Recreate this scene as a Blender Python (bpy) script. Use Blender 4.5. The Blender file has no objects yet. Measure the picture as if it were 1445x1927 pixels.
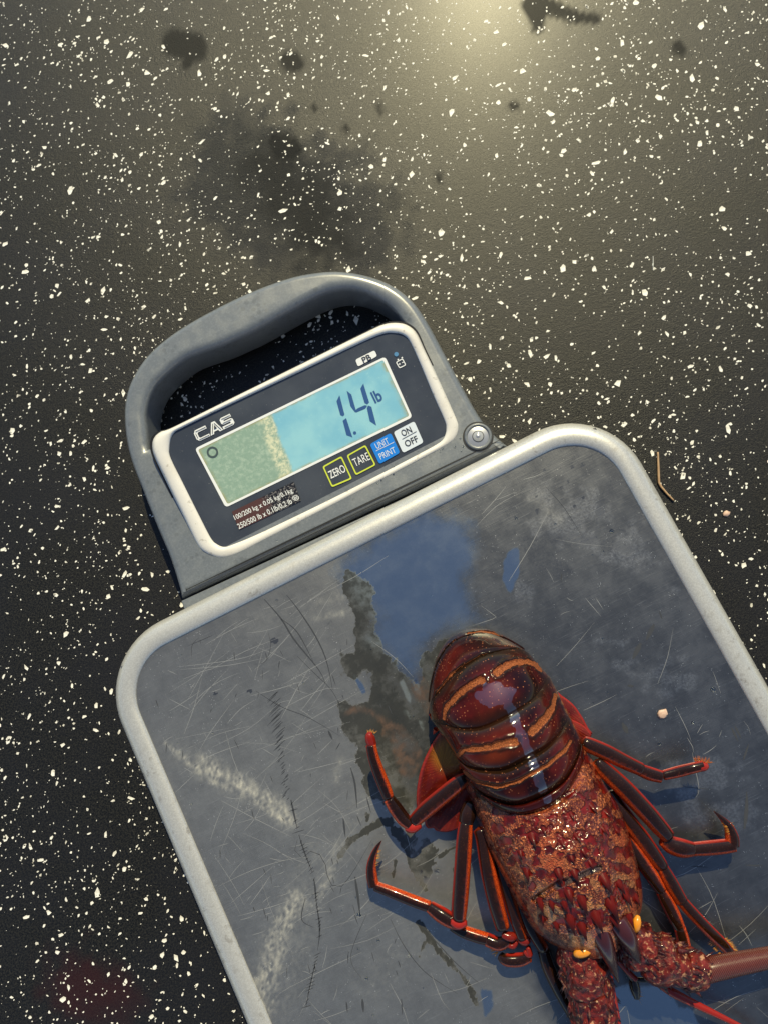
import bpy, math, random
import numpy as np
from mathutils import Vector, Matrix
random.seed(7); rng = np.random.default_rng(11)
sc = bpy.context.scene; COL = sc.collection

# ------------------------------------------------------------------ camera
H = 0.050                                   # height of the weighing plate above the floor (m)
FPX, CX, CY = 1448.0, 722.5, 963.5          # focal length and centre in photograph pixels
RA = (0.13194591861, 0.09026655670, -0.45994208214)
def rotm(r):
    a, b, c = r
    Rx = np.array([[1,0,0],[0,math.cos(a),-math.sin(a)],[0,math.sin(a),math.cos(a)]])
    Ry = np.array([[math.cos(b),0,math.sin(b)],[0,1,0],[-math.sin(b),0,math.cos(b)]])
    Rz = np.array([[math.cos(c),-math.sin(c),0],[math.sin(c),math.cos(c),0],[0,0,1]])
    return Rz @ Ry @ Rx
RM = rotm(RA); CO = np.array([0.03108048258, -0.05483744988, 0.40886155589 + H])
cd = bpy.data.cameras.new('camera'); cam = bpy.data.objects.new('camera', cd); COL.objects.link(cam)
cd.sensor_fit = 'VERTICAL'; cd.sensor_height = 24.0; cd.lens = 24.0 * FPX / 1927.0
cd.clip_start = 0.01; cd.clip_end = 100.0
cam.matrix_world = Matrix([[*RM[i], CO[i]] for i in range(3)] + [[0,0,0,1]])
sc.camera = cam
# ------------------------------------------------------------------ light
SUN_AZ, SUN_EL = math.radians(30), math.radians(47)      # azimuth from +Y towards +X
w = bpy.data.worlds.new('World'); sc.world = w; w.use_nodes = True
nt = w.node_tree; bg = nt.nodes['Background']
sky = nt.nodes.new('ShaderNodeTexSky'); sky.sky_type = 'NISHITA'; sky.sun_disc = False
sky.dust_density = .3; sky.ozone_density = 1.5; sky.sun_elevation = SUN_EL; sky.sun_rotation = SUN_AZ
nt.links.new(sky.outputs[0], bg.inputs[0]); bg.inputs[1].default_value = 0.125
sl = bpy.data.lights.new('sun', 'SUN'); sl.energy = 4.9; sl.angle = math.radians(0.53); sl.color = (1.0, 0.885, 0.53)
so = bpy.data.objects.new('sun', sl); COL.objects.link(so)
sd = Vector((math.sin(SUN_AZ)*math.cos(SUN_EL), math.cos(SUN_AZ)*math.cos(SUN_EL), math.sin(SUN_EL)))
so.rotation_euler = sd.to_track_quat('Z', 'Y').to_euler(); so.location = sd * 3
sc.view_settings.view_transform = 'Standard'; sc.view_settings.look = 'None'
sc.view_settings.exposure = 0.05; sc.view_settings.gamma = 1.0

# ------------------------------------------------------------------ helpers
def W(px, py, z):
    """point of the place seen at photograph pixel (px, py), at height z above the floor"""
    px = np.asarray(px, float); py = np.asarray(py, float); z = np.asarray(z, float)
    d = np.stack(np.broadcast_arrays((px-CX)/FPX, -(py-CY)/FPX, -1.0), -1) @ RM.T
    t = (z - CO[2]) / d[..., 2]
    return CO + t[..., None] * d
def PX(p):
    q = (np.asarray(p) - CO) @ RM
    return np.stack([CX + FPX*q[...,0]/-q[...,2], CY - FPX*q[...,1]/-q[...,2]], -1)
def hsh(ix, iy, s):
    n = (ix.astype(np.int64)*374761393 + iy.astype(np.int64)*668265263 + s*1442695041) & 0xffffffff
    n = ((n ^ (n >> 13)) * 1274126177) & 0xffffffff
    return ((n ^ (n >> 16)) & 0xffff) / 65535.0
def vnoise(x, y, s=0):
    ix = np.floor(x); iy = np.floor(y); fx = x-ix; fy = y-iy
    fx = fx*fx*(3-2*fx); fy = fy*fy*(3-2*fy)
    a = hsh(ix,iy,s); b = hsh(ix+1,iy,s); c = hsh(ix,iy+1,s); d = hsh(ix+1,iy+1,s)
    return (a*(1-fx)+b*fx)*(1-fy) + (c*(1-fx)+d*fx)*fy
def fbm(x, y, s=0, o=4):
    r = 0; a = .5; t = 0
    for i in range(o):
        r = r + a*vnoise(x*2**i, y*2**i, s+i*17); t += a; a *= .5
    return r/t
def sst(a, b, x):
    t = np.clip((x-a)/(b-a), 0, 1); return t*t*(3-2*t)
def segdist(P, pts):
    """distance of points P (n,2) to a polyline and the parameter along it"""
    pts = np.asarray(pts, float); best = np.full(len(P), 1e9); par = np.zeros(len(P)); n = len(pts)-1
    for i in range(n):
        a, b = pts[i], pts[i+1]; ab = b-a
        t = np.clip(((P-a)@ab)/max(ab@ab,1e-9), 0, 1)
        d = np.hypot(*(P-(a+t[:,None]*ab)).T); m = d < best
        best[m] = d[m]; par[m] = (i+t[m])/n
    return best, par
def inpoly(P, poly):
    poly = np.asarray(poly, float); x, y = P[:,0], P[:,1]; r = np.zeros(len(P), bool); j = len(poly)-1
    for i in range(len(poly)):
        xi, yi = poly[i]; xj, yj = poly[j]
        c = ((yi > y) != (yj > y)) & (x < (xj-xi)*(y-yi)/((yj-yi) if yj != yi else 1e-9) + xi)
        r ^= c; j = i
    return r
def polyd(P, poly):
    """signed distance: positive inside"""
    d, _ = segdist(P, list(poly)+[poly[0]]); return np.where(inpoly(P, poly), d, -d)
def resample(pts, n, closed=False, smooth=True):
    pts = np.asarray(pts, float)
    if closed: pts = np.vstack([pts, pts[:1]])
    if smooth and len(pts) > 2:
        q = []; m = len(pts)
        for i in range(m-1):
            if closed: p0, p3 = pts[(i-1) % (m-1)], pts[(i+2) % (m-1)]
            else: p0, p3 = pts[max(i-1,0)], pts[min(i+2,m-1)]
            p1, p2 = pts[i], pts[i+1]
            for t in np.linspace(0,1,12,endpoint=False):
                q.append(.5*((2*p1)+(-p0+p2)*t+(2*p0-5*p1+4*p2-p3)*t*t+(-p0+3*p1-3*p2+p3)*t**3))
        q.append(pts[-1]); pts = np.array(q)
    s = np.r_[0, np.cumsum(np.linalg.norm(np.diff(pts[:,:2],axis=0),axis=1))]
    t = np.linspace(0, s[-1], n+1)[:-1] if closed else np.linspace(0, s[-1], n)
    return np.stack([np.interp(t, s, pts[:,k]) for k in range(pts.shape[1])], -1)

def mk(name, V, F, mat=None, parent=None, attrs=None, smooth=True, link=True):
    V = np.asarray(V, float).reshape(-1,3); me = bpy.data.meshes.new(name)
    if isinstance(F, np.ndarray):
        me.vertices.add(len(V)); me.vertices.foreach_set('co', V.ravel())
        k = F.shape[1]; me.loops.add(F.size); me.loops.foreach_set('vertex_index', F.ravel().astype(np.int32))
        me.polygons.add(len(F)); me.polygons.foreach_set('loop_start', np.arange(len(F), dtype=np.int32)*k)
    else: me.from_pydata(V.tolist(), [], F)
    me.update(calc_edges=True)
    me.polygons.foreach_set('use_smooth', [smooth]*len(me.polygons))
    for k_, v in (attrs or {}).items():
        a = me.attributes.new(k_, 'FLOAT', 'POINT'); a.data.foreach_set('value', np.asarray(v, np.float32).ravel())
    if mat: me.materials.append(mat)
    me.validate(); o = bpy.data.objects.new(name, me)
    if link: COL.objects.link(o)
    if parent: o.parent = parent
    return o
def tag(o, label=None, cat=None, group=None, kind=None):
    for k, v in (('label',label),('category',cat),('group',group),('kind',kind)):
        if v: o[k] = v
    return o
def grid_faces(nr, nc, wrap=False):
    i = np.arange(nr-1)[:,None]; j = np.arange(nc if wrap else nc-1)[None,:]; j2 = (j+1) % nc
    return np.stack(np.broadcast_arrays(i*nc+j, i*nc+j2, (i+1)*nc+j2, (i+1)*nc+j), -1).reshape(-1,4)
class MB:
    def __init__(s): s.V=[]; s.F=[]; s.A={}; s.n=0
    def add(s, V, F, **at):
        V = np.asarray(V,float).reshape(-1,3)
        for k in at: s.A.setdefault(k, [np.zeros(s.n)] if s.n else [])
        for k in s.A: s.A[k].append(np.broadcast_to(np.asarray(at.get(k,0.),float).ravel(), (len(V),)) )
        s.V.append(V); s.F += [[int(i)+s.n for i in f] for f in F]; s.n += len(V)
    def build(s, name, mat, parent=None, smooth=True):
        return mk(name, np.vstack(s.V), s.F, mat, parent, {k:np.concatenate(v) for k,v in s.A.items()}, smooth)

# ------------------------------------------------------------------ material helpers
class M:
    def __init__(s, name, **kw):
        s.m = bpy.data.materials.new(name); s.m.use_nodes = True; s.t = s.m.node_tree
        s.p = s.t.nodes['Principled BSDF']; s.set(**kw)
        s.co = s.t.nodes.new('ShaderNodeTexCoord').outputs['Object']
    def set(s, **kw):
        nm = dict(col='Base Color', rough='Roughness', metal='Metallic', spec='Specular IOR Level', coat='Coat Weight', coatr='Coat Roughness', normal='Normal', coatn='Coat Normal', coati='Coat IOR', sss='Subsurface Weight', emit='Emission Color', emits='Emission Strength', trans='Transmission Weight', ior='IOR')
        for k, v in kw.items(): s.put(s.p.inputs[nm[k]], v)
    def put(s, inp, v):
        if isinstance(v, bpy.types.NodeSocket): s.t.links.new(v, inp)
        elif isinstance(v, (tuple,list)) and inp.type == 'RGBA': inp.default_value = (*v[:3], 1)
        else: inp.default_value = v
    def nd(s, ty, ins=None, **pr):
        n = s.t.nodes.new(ty)
        for k, v in pr.items(): setattr(n, k, v)
        for k, v in (ins or {}).items(): s.put(n.inputs[k], v)
        return n
    def attr(s, name): return s.nd('ShaderNodeAttribute', attribute_name=name).outputs['Fac']
    def noise(s, sc_, det=3, rough=.55, vec=None, dist=0): return s.nd('ShaderNodeTexNoise', {'Vector': vec or s.co, 'Scale': sc_, 'Detail': det, 'Roughness': rough, 'Distortion': dist}).outputs['Fac']
    def voro(s, sc_, feat='F1', vec=None, rnd=1.0): return s.nd('ShaderNodeTexVoronoi', {'Vector': vec or s.co, 'Scale': sc_, 'Randomness': rnd}, feature=feat).outputs['Distance']
    def ramp(s, f, a, b, lo=0., hi=1.): return s.nd('ShaderNodeMapRange', {'Value': f, 'From Min': a, 'From Max': b, 'To Min': lo, 'To Max': hi}, interpolation_type='SMOOTHSTEP').outputs[0]
    def mth(s, op, a, b=0., clamp=False): return s.nd('ShaderNodeMath', {0: a, 1: b}, operation=op, use_clamp=clamp).outputs[0]
    def mix(s, f, a, b):
        n = s.nd('ShaderNodeMix', data_type='RGBA'); s.put(n.inputs['Factor'], f); s.put(n.inputs[6], a); s.put(n.inputs[7], b); return n.outputs[2]
    def mixf(s, f, a, b):
        n = s.nd('ShaderNodeMix', data_type='FLOAT'); s.put(n.inputs['Factor'], f); s.put(n.inputs[2], a); s.put(n.inputs[3], b); return n.outputs[0]
    def bump(s, h, strength=.5, dist=.001, nrm=None):
        d = {'Height': h, 'Strength': strength, 'Distance': dist}
        if nrm: d['Normal'] = nrm
        return s.nd('ShaderNodeBump', d).outputs[0]
    def mapv(s, scale=(1,1,1), rot=(0,0,0)): return s.nd('ShaderNodeMapping', {'Vector': s.co, 'Scale': scale, 'Rotation': rot}).outputs[0]
def plain(name, col, rough=.5, **kw): return M(name, col=col, rough=rough, **kw).m

# floor rubber
m = M('speckled_rubber')
g = m.noise(1300, 4, .65); g2 = m.noise(420, 3); big = m.noise(14, 4); wet = m.attr('wet'); damp = m.attr('damp')
c = m.mix(m.ramp(m.noise(950, 4, .7), .40, .66), (.003,.003,.003), (.026,.0243,.0195))
c = m.mix(m.ramp(big, .35, .7, 0, .5), c, (.012,.012,.016))
c = m.mix(m.mth('MULTIPLY', m.attr('red'), .6), c, (.030,.006,.006))
m.set(col=m.mix(wet, c, (.006,.006,.006)), rough=m.mixf(wet, m.mixf(m.ramp(damp,0,1), .355, .33), .58), spec=m.mixf(wet, .24, .16), coat=m.mixf(wet, .13, .0), coatr=.27,
      normal=m.bump(m.mth('ADD', g, m.mth('MULTIPLY', g2, .5)), m.mixf(damp, .38, .8), .0008))
RUBBER = m.m
m = M('white_chip', rough=.55)
m.set(col=m.mix(m.ramp(m.noise(150, 3), .3, .55), (.50,.47,.41), (.86,.83,.77))); CHIP = m.m
# housing grey plastic
m = M('grey_plastic')
sp = m.ramp(m.noise(900, 2), .4, .75); bl = m.ramp(m.noise(95, 4, .6), .45, .62)
rings = m.ramp(m.voro(260), .30, .42); spot = m.mth('MULTIPLY', m.ramp(m.noise(60,2), .5,.6), m.mth('SUBTRACT', 1., rings))
c = m.mix(sp, (.130,.144,.164), (.160,.174,.196)); c = m.mix(m.mth('MULTIPLY', bl, .09), c, (.25,.26,.265)); c = m.mix(m.mth('MULTIPLY', spot, .28), c, (.055,.06,.062))
m.set(col=c, rough=m.mixf(bl, .30, .42), normal=m.bump(m.noise(1500, 2), .12, .0003), coat=.6, coatr=.25); GREY = m.m
m = M('bezel_white'); n1 = m.noise(40, 4); 
c = m.mix(m.ramp(n1,.5,.8), (.72,.69,.655), (.62,.58,.53)); c = m.mix(m.mth('MULTIPLY', m.ramp(m.noise(260,3),.62,.72), .5), c, (.30,.27,.23))
m.set(col=c, rough=.42, normal=m.bump(m.noise(700,2), .12, .0004)); BEZEL = m.m
m = M('panel_film'); n1 = m.noise(35, 4)
c = m.mix(m.ramp(n1,.35,.7), (.042,.049,.066), (.062,.070,.088)); c = m.mix(m.mth('MULTIPLY', m.ramp(m.noise(1100,2),.70,.78), .5), c, (.35,.34,.32))
m.set(col=c, rough=m.mixf(m.ramp(m.noise(22,3),.4,.65), .16, .30), spec=.5, normal=m.bump(m.noise(160,3), .06, .0006)); PANEL = m.m
m = M('aluminium_rim'); st = m.noise(1400, 3); n1 = m.noise(30, 4); n2 = m.noise(210, 4, .65)
c = m.mix(m.ramp(st,.35,.7), (.50,.49,.47), (.60,.59,.565)); c = m.mix(m.mth('MULTIPLY', m.ramp(n2,.54,.70), m.ramp(n1,.38,.62,0,.75)), c, (.27,.245,.22))
m.set(col=c, metal=.45, rough=m.mixf(n2, .28, .42), normal=m.bump(m.mth('ADD', st, n2), .05, .0003)); RIM = m.m
# plate sheet
m = M('worn_steel_plate')
wet = m.attr('wet'); dark = m.attr('dark'); res = m.attr('residue'); dry = m.attr('dry'); pool_refl = m.attr('pool_refl'); brown = m.attr('brown'); pale = m.attr('pale')
fine = m.noise(700, 4, .65); mid = m.noise(70, 5, .65); scr = m.noise(60, 4, .7, vec=m.mapv((.9,26,1),(0,0,math.radians(-18)))); scr2 = m.noise(80, 3, .7, vec=m.mapv((24,1,1),(0,0,math.radians(10))))
wetr = m.ramp(m.mth('ADD', wet, m.mth('MULTIPLY', m.mth('SUBTRACT', m.noise(520,5,.75), .5), .55)), .12, .88)
c = m.mix(m.ramp(mid,.35,.68), (.135,.136,.139), (.180,.181,.184))
c = m.mix(m.mth('MULTIPLY', dry, m.ramp(m.noise(110,6,.75),.30,.75,.55,1.)), c, (.315,.308,.295))
c = m.mix(m.mth('MULTIPLY', m.ramp(scr,.57,.75), .32), c, (.55,.54,.51)); c = m.mix(m.mth('MULTIPLY', m.ramp(scr2,.62,.78), .25), c, (.5,.49,.47))
c = m.mix(m.mth('MULTIPLY', m.ramp(m.voro(900),.20,.10), m.ramp(m.noise(230,2),.55,.66)), c, (.80,.77,.70))
c = m.mix(m.mth('MULTIPLY', pale, m.ramp(fine,.38,.62,.2,.8)), c, (.36,.355,.345))
c = m.mix(m.mth('MULTIPLY', res, m.ramp(fine,.30,.70,.35,1.)), c, (.62,.585,.50))
c = m.mix(m.ramp(m.mth('ADD', dark, m.mth('MULTIPLY', m.mth('SUBTRACT', fine, .5), .5)), .38,.62), c, (.10,.105,.12))
c = m.mix(m.mth('MULTIPLY', wetr, .8), c, (.40,.45,.48))
pool_refl_m = m.ramp(m.mth('ADD', pool_refl, m.mth('MULTIPLY', m.mth('SUBTRACT', m.noise(480,5,.75), .5), 1.1)), .38, .62)
pool_refl_m = m.mth('MULTIPLY', pool_refl_m, m.ramp(m.noise(55,5,.7), .30, .52, .45, 1.))
c = m.mix(m.mth('MULTIPLY', pool_refl_m, .93), c, m.mix(m.noise(160,4), (.010,.011,.010), (.032,.031,.026))); c = m.mix(m.mth('MULTIPLY', brown, m.ramp(m.noise(350,3),.3,.6,.2,.65)), c, (.13,.078,.055))  # near-black reflection painted into the wet pool, brown foam over it
metal = m.mth('MULTIPLY', m.mixf(wetr, m.mixf(dry, .93, .84), .95), m.mth('SUBTRACT', 1., m.mth('MAXIMUM', pool_refl_m, m.ramp(res,.0,.9,0,.85))))
ro = m.mixf(wetr, m.mixf(dry, .33, .44), .14); ro = m.mixf(pool_refl_m, ro, .16); ro = m.mixf(m.ramp(mid,.3,.7,0,.25), ro, .5)
b = m.bump(m.mth('ADD', m.mth('ADD', scr, scr2), m.mth('MULTIPLY', fine, .6)), m.mixf(wetr, .10, .03), .0006)
m.set(col=c, metal=metal, rough=ro, normal=b); PLATE = m.m
SCRATCH = plain('bright_scratch', (.46,.45,.43), .35, metal=.5); SMEAR = plain('dark_smear', (.045,.047,.054), .33)
WHITE = plain('print_white', (.78,.79,.80), .4); INK = plain('print_ink', (.025,.03,.045), .4)
LCDINK = plain('lcd_ink', (.035,.095,.26), .25, coat=.6, coatr=.1); LIME = plain('print_lime', (.60,.68,.06), .4)
BLUE = plain('print_blue', (.010,.20,.70), .4); PALEKEY = plain('print_pale', (.66,.72,.80), .4); DARKRING = plain('lcd_ring', (.06,.085,.09), .3)
LEDM = plain('led_blue', (.10,.24,.42), .2, coat=.6)
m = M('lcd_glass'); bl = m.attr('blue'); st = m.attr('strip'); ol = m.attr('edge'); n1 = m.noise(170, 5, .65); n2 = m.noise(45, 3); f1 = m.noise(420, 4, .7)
gr = m.mix(m.ramp(f1,.42,.72), (.23,.335,.27), (.34,.44,.36)); bc = m.mix(m.ramp(n2,.35,.65), (.19,.44,.57), (.27,.53,.61)); bc = m.mix(m.ramp(f1,.56,.80,0,.6), bc, (.34,.60,.62))  # blue half also holds sky reflection painted into the colour
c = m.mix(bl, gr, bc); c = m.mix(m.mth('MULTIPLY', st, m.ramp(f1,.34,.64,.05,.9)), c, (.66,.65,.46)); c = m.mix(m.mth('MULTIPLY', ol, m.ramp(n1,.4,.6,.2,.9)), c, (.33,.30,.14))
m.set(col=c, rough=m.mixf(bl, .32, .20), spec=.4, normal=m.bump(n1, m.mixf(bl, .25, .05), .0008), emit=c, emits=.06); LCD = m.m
m = M('sticker_brown'); r_ = m.attr('right'); n1 = m.noise(900, 3)
c = m.mix(r_, (.085,.038,.034), m.mix(m.ramp(n1,.5,.6), (.012,.012,.016), (.16,.15,.15))); m.set(col=c, rough=.3); STICKER = m.m
STEEL = plain('level_metal', (.42,.43,.46), .3, metal=.6); GLASSY = plain('level_vial', (.34,.35,.37), .08, coat=1.)
BLACK = plain('black_line', (.012,.012,.013), .4)
# lobster shells
m = M('tail_shell'); gv = m.attr('groove'); lip = m.attr('lip'); och = m.attr('ochre')
n1 = m.noise(55, 4); d1 = m.voro(620); d2 = m.noise(2200, 2)
c = m.mix(m.ramp(n1,.35,.68), (.010,.0014,.001), (.075,.006,.0028)); c = m.mix(m.ramp(m.noise(26,3),.50,.72,0,.75), c, (.13,.020,.005))
c = m.mix(m.mth('MULTIPLY', lip, .85, True), c, (.014,.008,.004)); c = m.mix(m.mth('MULTIPLY', m.ramp(d1,.24,.10), m.ramp(m.noise(90,2),.38,.6,.1,.75)), c, (.38,.13,.06))
c = m.mix(m.mth('MULTIPLY', och, .8), c, (.34,.17,.05))
gm = m.ramp(m.mth('ADD', gv, m.mth('MULTIPLY', m.mth('SUBTRACT', m.noise(800,3), .5), .45)), .38, .60)
c = m.mix(gm, c, m.mix(m.ramp(d2,.35,.65), (.10,.024,.008), (.34,.105,.038)))
sky_m = m.ramp(m.mth('ADD', m.attr('sky_patch'), m.mth('MULTIPLY', m.mth('SUBTRACT', m.noise(500,3), .5), .3)), .42, .54)
m.set(col=c, rough=m.mixf(gm, .10, .50), spec=.10, coat=m.mixf(gm, m.mixf(sky_m, .34, 1.), .05), coatr=.035, coati=m.mixf(sky_m, 1.5, 2.35),
      normal=m.bump(m.mth('ADD', m.mth('MULTIPLY', d2, m.mixf(gm,.05,1.)), m.mth('MULTIPLY', n1, .6)), .35, .0009)); TAIL = m.m
m = M('carapace_shell'); cr = m.attr('crust'); dk = m.attr('groove'); pl = m.attr('pale')
gran = m.mixf(.5, m.voro(1500), m.voro(900)); gn = m.noise(1500, 3, .6); n1 = m.noise(45, 4)
cm_ = m.ramp(m.mth('ADD', cr, m.mth('MULTIPLY', m.mth('SUBTRACT', m.noise(420,4,.7), .5), 1.1)), .36, .58)
cc = m.mix(m.ramp(m.mth('ADD', gran, m.mth('MULTIPLY', m.mth('SUBTRACT', m.noise(650,4,.7), .5), .9)),.10,.60), (.80,.245,.08), (.11,.016,.007)); cc = m.mix(m.ramp(n1,.45,.72,0,.65), cc, (.52,.095,.030)); cc = m.mix(m.mth('MULTIPLY', pl, .4), cc, (.85,.42,.16))
rc = m.mix(m.ramp(m.noise(160,3),.35,.7), (.045,.003,.002), (.17,.009,.005))
c = m.mix(cm_, rc, cc); c = m.mix(m.mth('MULTIPLY', dk, .85), c, (.075,.065,.075))
hgt = m.mth('ADD', m.mth('MULTIPLY', m.mth('SUBTRACT', 1., gran), cm_), m.mth('MULTIPLY', gn, m.mixf(cm_,.1,.9)))
m.set(col=c, rough=m.mixf(cm_, .15, .42), spec=.2, coat=m.mixf(cm_, .45, .75), coatr=.11, normal=m.bump(hgt, .9, .0018)); CARA = m.m
m = M('spine_shell'); tp = m.attr('tip')
c = m.mix(tp, m.mix(m.noise(300,2), (.050,.003,.002), (.15,.008,.004)), (.016,.006,.007)); m.set(col=c, rough=.3, spec=.1, coat=.22, coatr=.08, normal=m.bump(m.noise(900,2), .15, .0006)); SPINE = m.m
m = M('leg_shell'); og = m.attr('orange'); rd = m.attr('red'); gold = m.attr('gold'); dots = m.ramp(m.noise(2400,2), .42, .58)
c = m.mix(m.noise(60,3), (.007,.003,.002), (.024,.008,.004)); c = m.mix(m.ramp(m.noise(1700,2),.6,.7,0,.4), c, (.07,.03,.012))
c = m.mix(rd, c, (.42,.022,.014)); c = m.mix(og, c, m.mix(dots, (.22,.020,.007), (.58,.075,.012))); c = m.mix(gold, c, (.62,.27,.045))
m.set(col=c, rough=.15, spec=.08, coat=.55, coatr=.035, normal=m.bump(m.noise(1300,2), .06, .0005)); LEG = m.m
m = M('antenna_shell'); tp = m.attr('tip'); n1 = m.noise(240, 4, .65); n2 = m.noise(520, 3)
c = m.mix(m.ramp(n1,.35,.65), (.030,.004,.004), (.17,.017,.012)); c = m.mix(m.ramp(n2,.56,.68,0,.8), c, (.48,.25,.14)); c = m.mix(tp, c, (.035,.014,.018))
m.set(col=c, rough=.35, spec=.12, coat=.38, coatr=.08, normal=m.bump(m.mth('ADD', n1, n2), .6, .0016)); ANT = m.m
m = M('flagellum_shell'); rg = m.nd('ShaderNodeTexWave', {'Vector': m.co, 'Scale': 380, 'Distortion': .6}, bands_direction='X').outputs['Fac']
m.set(col=m.mix(rg, (.060,.011,.009), (.15,.034,.022)), rough=.38, coat=.25, coatr=.25, normal=m.bump(m.mth('ADD', rg, m.noise(500,3)), .7, .0005)); FLAG = m.m
m = M('fan_shell'); fr = m.attr('fringe'); rb = m.attr('rib'); n1 = m.noise(70, 3)
c = m.mix(m.ramp(n1,.35,.65), (.07,.005,.003), (.17,.015,.006)); c = m.mix(m.attr('gold'), c, (.24,.11,.008)); c = m.mix(m.mth('MULTIPLY', rb, .35), c, (.06,.006,.004)); c = m.mix(m.ramp(m.voro(800),.16,.07,0,.6), c, (.42,.15,.05)); c = m.mix(fr, c, (.30,.022,.018))
m.set(col=c, rough=.25, spec=.15, coat=.25, coatr=.1, sss=.0, normal=m.bump(rb, .3, .0005)); FAN = m.m
EYE = plain('eyestalk_amber', (.72,.26,.015), .25, coat=.4); FLESH = plain('joint_flesh', (.50,.16,.10), .25, coat=.6)
HAIR = plain('bristle_gold', (.52,.21,.040), .4)
STRAW = M('straw'); STRAW.set(col=STRAW.mix(STRAW.noise(400,3), (.30,.17,.09), (.50,.34,.20)), rough=.6); STRAW = STRAW.m
CRUMB = M('crumb_tan'); CRUMB.set(col=CRUMB.mix(CRUMB.noise(900,3), (.42,.22,.16), (.72,.55,.44)), rough=.6); CRUMB = CRUMB.m
FIBRE = plain('pale_fibre', (.62,.62,.60), .5)
WATER = M('water', col=(.9,.93,.95), rough=.02, trans=1.0, ior=1.33).m

# ================================================================== FLOOR
def axis(lo, hi, step, ext):
    return np.r_[-ext, -ext*.5, lo-.4, lo-.15, np.arange(lo, hi, step), hi+.15, hi+.4, ext*.5, ext]
xs = axis(-.36, .42, .003, 2.5); ys = axis(-.38, .54, .003, 2.5)
X, Y = np.meshgrid(xs, ys); V = np.stack([X, Y, X*0], -1).reshape(-1,3); Q = PX(V); qx, qy = Q.T
nz = (fbm(V[:,0]*120, V[:,1]*120, 3) - .5)
def blob(Q, pts, r0, r1=None, soft=4, jag=14):
    d, t = segdist(Q, pts); r = r0 + ((r1 if r1 is not None else r0)-r0)*t
    return sst(-soft, soft, r - d + nz*jag)
wet = np.zeros(len(V))
for pts, r0, r1 in (([(1006,12),(1010,50)],26,13), ([(1006,6),(1048,16),(1085,34),(1120,36)],22,9), ([(1068,30),(1068,46)],5,3),
                    ([(330,80),(362,88)],26,28), ([(356,110),(352,122)],12,8), ([(551,118)],20,20) if 0 else ([(548,116),(554,118)],18,18), ([(1277,90),(1281,92)],11,11), ([(530,275),(545,278)],26,24),
                    ([(965,199),(968,199)],7,7), ([(650,240),(656,243)],9,7), ([(710,195),(718,210)],5,6), ([(592,202),(594,204)],7,7),([(825,330),(827,340)],7,7)):
    wet = np.maximum(wet, .9*blob(Q, pts, r0, r1))
damp = sst(.0,.5, .5*blob(Q, [(470,330),(560,380),(640,420)], 120, 100, 70, 160))
wet = np.maximum(wet, .62*blob(Q, [(520,330),(585,395),(600,440)], 62, 55, 40, 110))
red = blob(Q, [(150,1860),(200,1880)], 60, 50, 40, 90)
floor = mk('floor', V, grid_faces(len(ys), len(xs)), RUBBER, None, dict(wet=wet, damp=damp, red=red))
tag(floor, 'black rubber floor speckled with white chips under the scale', kind='structure')
# white chips: irregular flat flecks set in the rubber
NCH = 54000
cx_ = rng.uniform(-.36, .42, NCH); cy_ = rng.uniform(-.38, .54, NCH)
cl = fbm(cx_*28, cy_*28, 9, 3); keep = rng.uniform(0,1,NCH) < .28 + 1.1*(cl-.25)
keep &= ~((np.abs(cx_) < .148) & (cy_ < .005))
cx_ = cx_[keep]; cy_ = cy_[keep]; n = len(cx_)
size = .00034*np.exp(rng.normal(.26,.62,n)); size = np.clip(size, .00016, .0024)
def chip(i, r):
    k = random.choice((4,5,5,6,6,7)); a0 = random.uniform(0,6.28); el = random.uniform(1.0,2.3); th = random.gauss(.62,.7)
    pts = []
    for j in range(k):
        a = a0 + j*6.283/k + random.uniform(-.35,.35); rr = r*random.uniform(.6,1.25)
        x, y = rr*math.cos(a)*math.sqrt(el), rr*math.sin(a)/math.sqrt(el)
        pts.append((x*math.cos(th)-y*math.sin(th), x*math.sin(th)+y*math.cos(th)))
    Vv = [(x,y,-.0003) for x,y in pts] + [(x*.94,y*.94,.00010) for x,y in pts]
    Ff = [list(range(k,2*k))] + [[j,(j+1)%k,k+(j+1)%k,k+j] for j in range(k)]
    return Vv, Ff
pq = PX(np.stack([cx_,cy_,cx_*0],-1)); inv = (pq[:,0]>0)&(pq[:,0]<1445)&(pq[:,1]>0)&(pq[:,1]<1927)
order = np.argsort(-size*np.where(inv,1,0)); single = set(order[:290].tolist())
mb = MB()
for i in range(n):
    Vv, Ff = chip(i, size[i])
    if i in single:
        o = mk('white_chip', Vv, Ff, CHIP, floor, smooth=False); o.location = (cx_[i], cy_[i], 0)
    else: mb.add(np.array(Vv)+[cx_[i],cy_[i],0], Ff)
for _ in range(13000):
    x, y = random.uniform(-1.1,1.2), random.uniform(-1.1,1.3)
    if -.36 < x < .42 and -.38 < y < .54: continue
    Vv, Ff = chip(0, min(.0024, .0006*math.exp(random.gauss(.3,.5)))); mb.add(np.array(Vv)+[x,y,0], Ff)
o = mb.build('white_speckle', CHIP, floor, False); tag(o, kind='stuff')

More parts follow.
